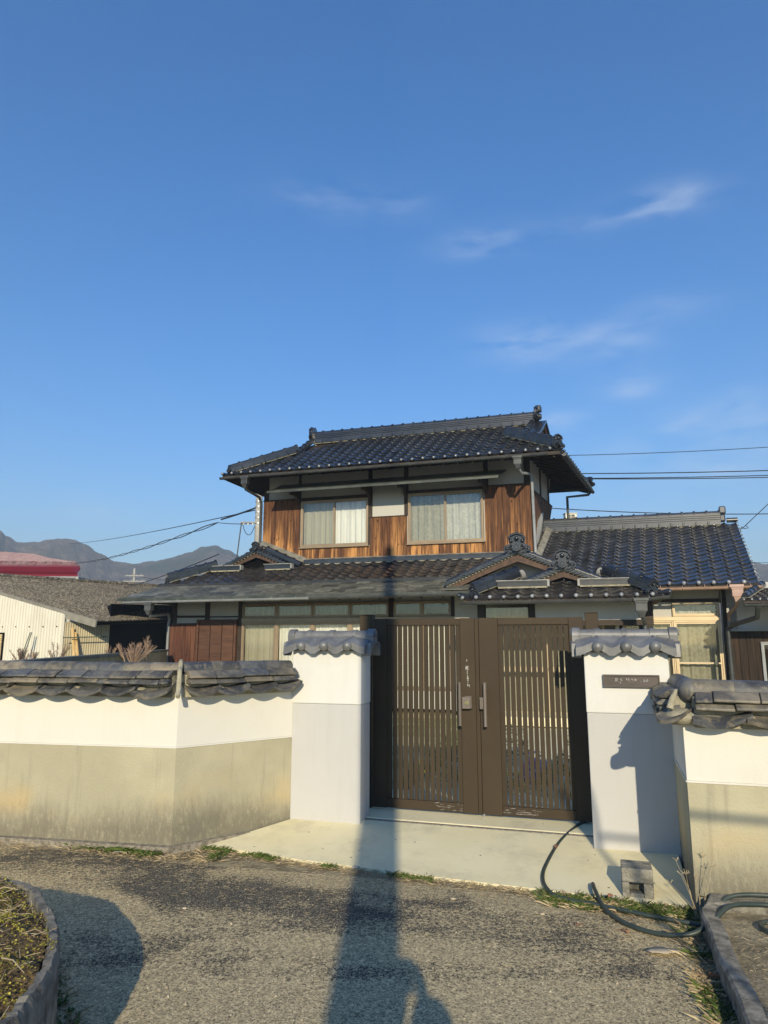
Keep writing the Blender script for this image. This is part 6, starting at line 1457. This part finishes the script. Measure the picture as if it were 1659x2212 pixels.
# ------------------------------------------------------------------ red-roofed barn
RB = Thing('barn', 'far barn with a faded crimson corrugated roof and grey sheet walls', 'barn', (-17, 36, 0), WF)
ex0, ex1, by = -34, -15.6, 36.0
mb = MB(); n = 110
pe0, pr0 = Vector(px(-260, 1240, 36)), Vector(px(-260, 1176, 46)); pe1, pr1 = Vector(px(168, 1246, 36)), Vector(px(78, 1199, 46))
ex0, ex1 = pe0.x, pe1.x; zE = pe1.z
for k in range(n * 2 + 1):
    f = k / (2 * n); e = pe0.lerp(pe1, f); r_ = pr0.lerp(pr1, f); b_ = .085 if k % 2 else -.085; R_ = .42; end = max(0, (f - .975) / .025)
    pts_ = [e + Vector((0, -.02, .0)), e + Vector((0, -.16 - b_, .22)), e + Vector((0, -.10 - b_, R_ + .05)), e + Vector((0, .25, R_ + .32 + b_)), e.lerp(r_, .12) + Vector((0, .2, R_ + .20 + b_)), e.lerp(r_, .5) + Vector((0, 0, .30 + b_)), r_ + Vector((0, 0, b_))]
    for q, p_ in enumerate(pts_): mb.v.append(p_ - Vector((0, 0, .25 * end * (1 if 1 < q < 6 else 0))))
for k in range(n * 2):
    for q in range(6): mb.f.append((k * 7 + q, (k + 1) * 7 + q, (k + 1) * 7 + q + 1, k * 7 + q + 1))
mb.mi = [0] * len(mb.f); part(RB, 'roof', mb, M['redroof'])
part(RB, 'wall', corr(MB(), (ex0, by + .4, 0), (ex1 - .5, by + .4, 0), 0, zE + .1, .25, .03), M['greysheet'])
part(RB, 'gutter', MB().tube([(ex0, by - .05, zE), (ex1 + .1, by - .05, zE - .05)], .07, 8), M['pipe_grey'], smooth=True)
part(RB, 'downpipe', MB().tube([(ex1 + .0, by - .05, zE - .05), (ex1 + .05, by - .05, zE - .3), (ex1 - .35, by + .2, zE - .7), (ex1 - .4, by + .2, 0)], .08, 8), M['warm_wall'], smooth=True)
part(RB, 'side_wall', MB().box((ex1 - .6, by + .45, 0), (ex1 - .5, by + 9, zE + .1)), M['greysheet'])

# ------------------------------------------------------------------ hills
def pchip(pts, x):
    pts = sorted(pts)
    if x <= pts[0][0]: return pts[0][1]
    for (a, b), (c, d) in zip(pts, pts[1:]):
        if a <= x <= c: t = (x - a) / (c - a); t = t * t * (3 - 2 * t); return b + (d - b) * t
    return pts[-1][1]
# azimuth (deg) -> elevation angle of the skyline
def sky_az(x, y):
    p_ = Vector(px(x, y, 1.0)); d = p_ - Vector((0, 0, CAMH)); return (math.degrees(math.atan2(d.x, d.y)), math.degrees(math.atan2(d.z, math.hypot(d.x, d.y))))
sky_l = [(-60, 6), (-45, 9)] + [sky_az(*q) for q in ((-120, 1095), (-40, 1122), (0, 1143), (16, 1157), (42, 1171), (75, 1170), (112, 1163), (150, 1163), (185, 1175), (215, 1192), (250, 1208), (290, 1214), (330, 1209), (370, 1203), (410, 1194), (440, 1184), (466, 1179), (490, 1187), (530, 1205), (620, 1225), (900, 1240), (1400, 1222), (1600, 1212), (1625, 1210), (1659, 1213))] + [(32, 6.1), (45, 7), (60, 6)]
def hill(name, prof, r0, r1, rp, a0, a1, na, nr_, nz):
    mb = MB()
    for i in range(na + 1):
        az_ = a0 + (a1 - a0) * i / na; H_ = rp * math.tan(R(pchip(prof, az_))) + CAMH
        for j in range(nr_ + 1):
            r_ = r0 + (r1 - r0) * j / nr_; t = (r_ - r0) / (rp - r0) if r_ < rp else 1 - (r_ - rp) / (r1 - rp)
            s_ = math.sin(math.pi / 2 * max(0, t)) ** 1.15; x = r_ * math.sin(R(az_)); y = r_ * math.cos(R(az_))
            g = noise.fractal((x * .011, y * .011, nz), 1, 2, 4); tr = noise.noise((x * .12, y * .12, nz)) * 1.0 + noise.noise((x * .45, y * .45, nz)) * .8
            h = H_ * s_ + (g * 5 * math.sin(math.pi * min(1, max(0, t)))) + tr * min(1, s_ * 3)
            mb.v.append(Vector((x, y, h - 4)))
    m = nr_ + 1
    mb.f = [(i * m + j, i * m + j + 1, (i + 1) * m + j + 1, (i + 1) * m + j) for i in range(na) for j in range(nr_)]; mb.mi = [0] * len(mb.f)
    mb.f = [f[::-1] for f in mb.f]
    return top(name, mb, M['hill'], smooth=False, kind='structure')
hill('hills', sky_l, 330, 760, 600, -60, 45, 640, 62, 3.1)

# ------------------------------------------------------------------ poles and wires
def wire(A, B, sag, r, label, group=None, n=24, mat=None):
    A, B = Vector(A), Vector(B); pts = [A.lerp(B, k / n) - Vector((0, 0, 4 * sag * (k / n) * (1 - k / n))) for k in range(n + 1)]
    return top('overhead_wire', MB().tube(pts, r, 6), mat or M['cable'], tuple(A), smooth=True, label=label, cat='wire', group=group)
# utility pole just behind the left of the house
pt = px(560.5, 1066, 24.5); UPx = pt[0]
UP = Thing('utility_pole', 'grey concrete utility pole rising just behind the left corner of the house', 'utility pole', (UPx, 24.5, 0), WF)
part(UP, 'pole', MB().tube([(UPx, 24.5, 0), (UPx, 24.5, px(566, 1058, 24.5)[2])], [.17, .115], 14), M['pole'], smooth=True)
for k, y in enumerate((1085, 1096, 1108, 1120, 1132)):
    z = px(566, y, 24.5)[2]; part(UP, 'band', MB().tube([(UPx, 24.5, z), (UPx, 24.5, z + .04)], .14, 12), M['steel'], smooth=True)
zc = px(545, 1131, 24.5)[2]
part(UP, 'cross_arm', MB().box((UPx - .62, 24.38, zc), (UPx, 24.44, zc + .05)), M['pole'])
for k in range(3): part(UP, 'insulator', MB().sphere((UPx - .5 + k * .16, 24.35, zc - .05), .035, 8, 6), M['porcelain'], smooth=True)
part(UP, 'drop_loops', MB().tube(smooth_poly([(UPx - .55, 24.35, zc), (UPx - .42, 24.35, zc - .35), (UPx - .25, 24.35, zc - .42), (UPx - .1, 24.35, zc - .12)], 6), .012, 5), M['cable'], smooth=True)
part(UP, 'stay_rod', MB().tube([(UPx - .58, 24.35, zc), (UPx - .70, 24.35, zc - 1.3)], .02, 6), M['cable'])
wire(px(560, 1100, 24.4), px(150, 1175, 70), .2, .018, 'thin wire from the pole behind the house down to the left horizon', 'wires at the left of the house')
wire(px(560, 1094, 24.4), px(478, 1122, 26), .02, .03, 'short heavy cable meeting the pole behind the house', 'wires at the left of the house')
wire(px(548, 1131, 24.4), px(470, 1129, 26.5), .03, .014, 'thin service wire level with the pole cross arm', 'wires at the left of the house')
# twisted cable with clips
A_, B_ = Vector(px(470, 1129, 26.5)), Vector(px(128, 1216, 75)); pts = []; pts2 = []
for k in range(121):
    p_ = A_.lerp(B_, k / 120) - Vector((0, 0, 2.2 * (k / 120) * (1 - k / 120))); r_ = .05; pts.append(p_ + Vector((0, 0, r_ * math.sin(k * .42)))); pts2.append(p_ + Vector((0, 0, -r_ * math.sin(k * .42))))
top('overhead_cable', MB().tube(pts, .022, 5).tube(pts2, .018, 5), M['cable'], tuple(A_), smooth=True, label='thick twisted cable sagging towards the left hills', cat='cable')
wire(px(350, 1268 - 24, 15.9), px(150, 1283, 60), .3, .012, 'black service line from the tiled eave corner to the left', 'wires at the left of the house') if False else wire(px(473, 1197, 17.2), px(210, 1262 + 14, 48), .25, .014, 'black service line from the small left gable down over the old roof', 'wires at the left of the house')
# right hand wires (they start behind the roof)
WR = 'wires crossing the sky at the right'
wire(px(1150, 985, 40), px(1800, 956, 40), .15, .020, 'topmost thin wire crossing the right of the sky', WR)
wire(px(1150, 1023, 40), px(1800, 1011.5, 40), .1, .030, 'upper of the close pair of wires right of the eaves', WR)
wire(px(1150, 1033, 40), px(1800, 1022, 40), .1, .028, 'middle wire of the bundle right of the eaves', WR)
wire(px(1150, 1033.5, 40.5), px(1800, 1027.5, 40.5), .1, .028, 'lowest wire of the bundle right of the eaves', WR)
wire(px(1150, 1095, 32), px(1660, 1110, 32), .12, .022, 'single wire passing behind the ridge of the right wing', WR)
wire(px(1603, 1142, 21), px(1700, 1050, 24), .0, .012, 'stay wire rising steeply at the right edge', WR)
b_ = px(1603, 1139, 21); top('wire_hook', MB().tube([(b_[0] - .08, b_[1], b_[2] - .12), (b_[0], b_[1], b_[2] + .02), (b_[0] + .06, b_[1], b_[2] - .04), (b_[0] + .2, b_[1], b_[2] - .02), (b_[0] + .12, b_[1], b_[2] + .05)], .012, 6), M['cable'], b_, label='bent hook holding the stay wire at the right roof verge', cat='hook')
wire(px(1500, 1214, 60), px(1800, 1214, 60), .05, .02, 'faint wire low over the right hills', WR)
# roof box
b0 = Vector(px(1222, 1120, 24)); RU = Thing('rooftop_unit', 'cream louvred box showing above the ridge of the right wing', 'air vent', tuple(b0), WF)
part(RU, 'casing', MB().box(b0, b0 + Vector((.40, .3, .18))), M['creamunit'], bevel=.01); part(RU, 'lid', MB().box(b0 + Vector((-.02, -.02, .181)), b0 + Vector((.42, .32, .205))), M['creamunit'], bevel=.005)
for i in range(2):
    for j in range(2): q_ = b0 + Vector((.06 + i * .14, -.006, .03 + j * .065)); part(RU, 'louvre', MB().box(q_, q_ + Vector((.12, .004, .045))), M['interior'])
# distant pole over the lichen roof
dp = Thing('utility_pole', 'distant utility pole with two cross arms standing over the old grey roof', 'utility pole', px(291, 1300, 75)[:2] + (0,), WF)
xx, zz = px(291, 1228, 75)[0], px(291, 1228, 75)[2]
part(dp, 'pole', MB().tube([(xx, 75, 0), (xx, 75, zz)], [.2, .13], 10), M['pole'], smooth=True)
for y_, w_ in ((1245, 1.1), (1257, 1.4)):
    z_ = px(291, y_, 75)[2]; ar_ = part(dp, 'cross_arm', MB().box((xx - w_ * .8, 74.8, z_), (xx + w_, 74.9, z_ + .10)), M['pole'])
    for k in range(4): part(dp, 'insulator', MB().sphere((xx + (-.6 + k * .45) * w_, 74.8, z_ + .16), .06, 8, 6), M['pole'], ar_, smooth=True)
wire((xx + .9, 74.8, px(291, 1247, 75)[2]), (xx + 12, 74, px(291, 1259, 75)[2]), .3, .03, 'thin wire leaving the distant pole to the right')
wire((xx - 1, 74.8, px(291, 1257, 75)[2]), px(172, 1251, 72), .5, .05, 'ribbed cable from the distant pole to the red-roofed barn')

# ------------------------------------------------------------------ behind the camera: what throws the shadows on the road
q = Thing('utility_pole', 'roadside utility pole whose long shadow falls across the road and gate', 'utility pole', (-.205, -3.0, 0), WF)
part(q, 'pole', MB().tube([(-.205, -3.0, 0), (-.205, -3.0, 12.2)], [.178, .125], 20), M['pole'], smooth=True)
part(q, 'cross_arm', MB().box((-.9, -3.2, 11.6), (.5, -3.12, 11.7)), M['steel'])
# thin bent post and its cable
p0_ = Vector((1.50, -2.4, 0)); top('thin_post', MB().tube(smooth_poly([(1.50, -2.4, 0), (1.50, -2.4, 2.4), (1.49, -2.4, 3.3), (1.44, -2.4, 3.75), (1.36, -2.4, 3.93)], 5), .021, 8), M['pole'], tuple(p0_), smooth=True, label='thin bent metal post standing behind the camera at the right', cat='post')
cb_ = HF.w((0, 0, 0)); dU = HF.rot @ Vector((1, 0, 0)); q0_ = Vector((1.50, -2.4, 3.47)); wire(q0_, q0_ + dU * 9, .05, .020, 'low cable running right from the thin bent post behind the camera')
# photographer
me = bpy.data.meshes.new('person'); 
J = {'pel': ((.09, -.36, .98), .135), 'wai': ((.09, -.36, 1.14), .125), 'che': ((.10, -.36, 1.34), .17), 'nec': ((.09, -.34, 1.49), .062), 'hd1': ((.09, -.32, 1.60), .085), 'hd2': ((.09, -.32, 1.68), .085),
     'sl': ((-.06, -.36, 1.42), .075), 'el': ((-.09, -.22, 1.24), .055), 'wl': ((.02, -.08, 1.50), .036), 'hl': ((.0, -.055, 1.55), .030),
     'sr': ((.22, -.36, 1.42), .09), 'er': ((.18, -.27, 1.22), .065), 'wr': ((.118, -.075, 1.46), .034), 'hr': ((.108, -.05, 1.575), .032),
     'ql': ((-.0, -.36, .92), .10), 'kl': ((-.01, -.35, .50), .068), 'al': ((-.02, -.38, .09), .048), 'tl': ((-.03, -.24, .04), .042),
     'qr': ((.18, -.36, .92), .10), 'kr': ((.19, -.35, .50), .068), 'arr': ((.20, -.38, .09), .048), 'tr': ((.21, -.24, .04), .042)}
ed = [('pel', 'wai'), ('wai', 'che'), ('che', 'nec'), ('nec', 'hd1'), ('hd1', 'hd2'), ('che', 'sl'), ('sl', 'el'), ('el', 'wl'), ('wl', 'hl'), ('che', 'sr'), ('sr', 'er'), ('er', 'wr'), ('wr', 'hr'), ('pel', 'ql'), ('ql', 'kl'), ('kl', 'al'), ('al', 'tl'), ('pel', 'qr'), ('qr', 'kr'), ('kr', 'arr'), ('arr', 'tr')]
# fingers
for s_, w_ in (('l', 'hl'), ('r', 'hr')):
    bx_ = J[w_][0]
    for k in range(4):
        a_ = (bx_[0] + (.012 if s_ == 'l' else -.012), -.038, 1.555 + k * .020); J[f'f{s_}{k}a'] = (a_, .0095); J[f'f{s_}{k}b'] = ((a_[0] + (.02 if s_ == 'l' else -.02), -.030, a_[2] + .004), .0085); ed += [(w_, f'f{s_}{k}a'), (f'f{s_}{k}a', f'f{s_}{k}b')]
    J[f't{s_}a'] = ((bx_[0], -.085, 1.58), .011); J[f't{s_}b'] = ((bx_[0] + (.015 if s_ == 'l' else -.015), -.07, 1.60), .010); ed += [(w_, f't{s_}a'), (f't{s_}a', f't{s_}b')]
for k in list(J):
    if k[0] not in 'f' and k not in ('wl', 'hl', 'wr', 'hr', 'el', 'er') and not k.startswith('t'): J[k] = ((J[k][0][0] + .02, J[k][0][1], J[k][0][2] * .872), J[k][1])
ks_ = list(J); o_ = Vector((.09, -.36, 0))
me.from_pydata([Vector(J[k][0]) - o_ for k in ks_], [(ks_.index(a), ks_.index(b)) for a, b in ed], [])
pe = bpy.data.objects.new('person', me); sc.collection.objects.link(pe); pe.location = o_; me.materials.append(M['shirt'])
pe.modifiers.new('skin', 'SKIN'); 
for i, k in enumerate(ks_): me.skin_vertices[0].data[i].radius = (J[k][1],) * 2; me.skin_vertices[0].data[i].use_root = (i == 0)
pe.modifiers.new('sub', 'SUBSURF').render_levels = 1
setprops(pe, 'person in dark clothes standing behind the camera, both hands raised holding a phone', 'person')
hr_ = MB().sphere(Vector((.14, -.335, 1.505)), .105, 14, 10, (.9, 1.05, .95)); hm = mesh('hair', [v - o_ for v in hr_.v], hr_.f, M['hair'], True); ho = bpy.data.objects.new('hair', hm); sc.collection.objects.link(ho); ho.parent = pe
o = top('phone', MB().box((-.012, -.026, 1.49), (.078, -.018, 1.645)), M['cable'], (0, -.02, 1.5), label='black phone held upright in both hands behind the camera', cat='phone'); bev(o, .003)
# ------------------------------------------------------------------ air
hz = bpy.data.materials.new('pale_haze'); hz.use_nodes = True; t = hz.node_tree; t.nodes.remove(t.nodes['Principled BSDF'])
pv = t.nodes.new('ShaderNodeVolumePrincipled'); pv.inputs['Color'].default_value = (.70, .85, 1, 1); pv.inputs['Density'].default_value = .0012; pv.inputs['Anisotropy'].default_value = 0
t.links.new(pv.outputs[0], t.nodes['Material Output'].inputs['Volume'])
top('haze', MB().box((-960, -310, -1.02), (960, 1110, 150)), hz, kind='stuff')
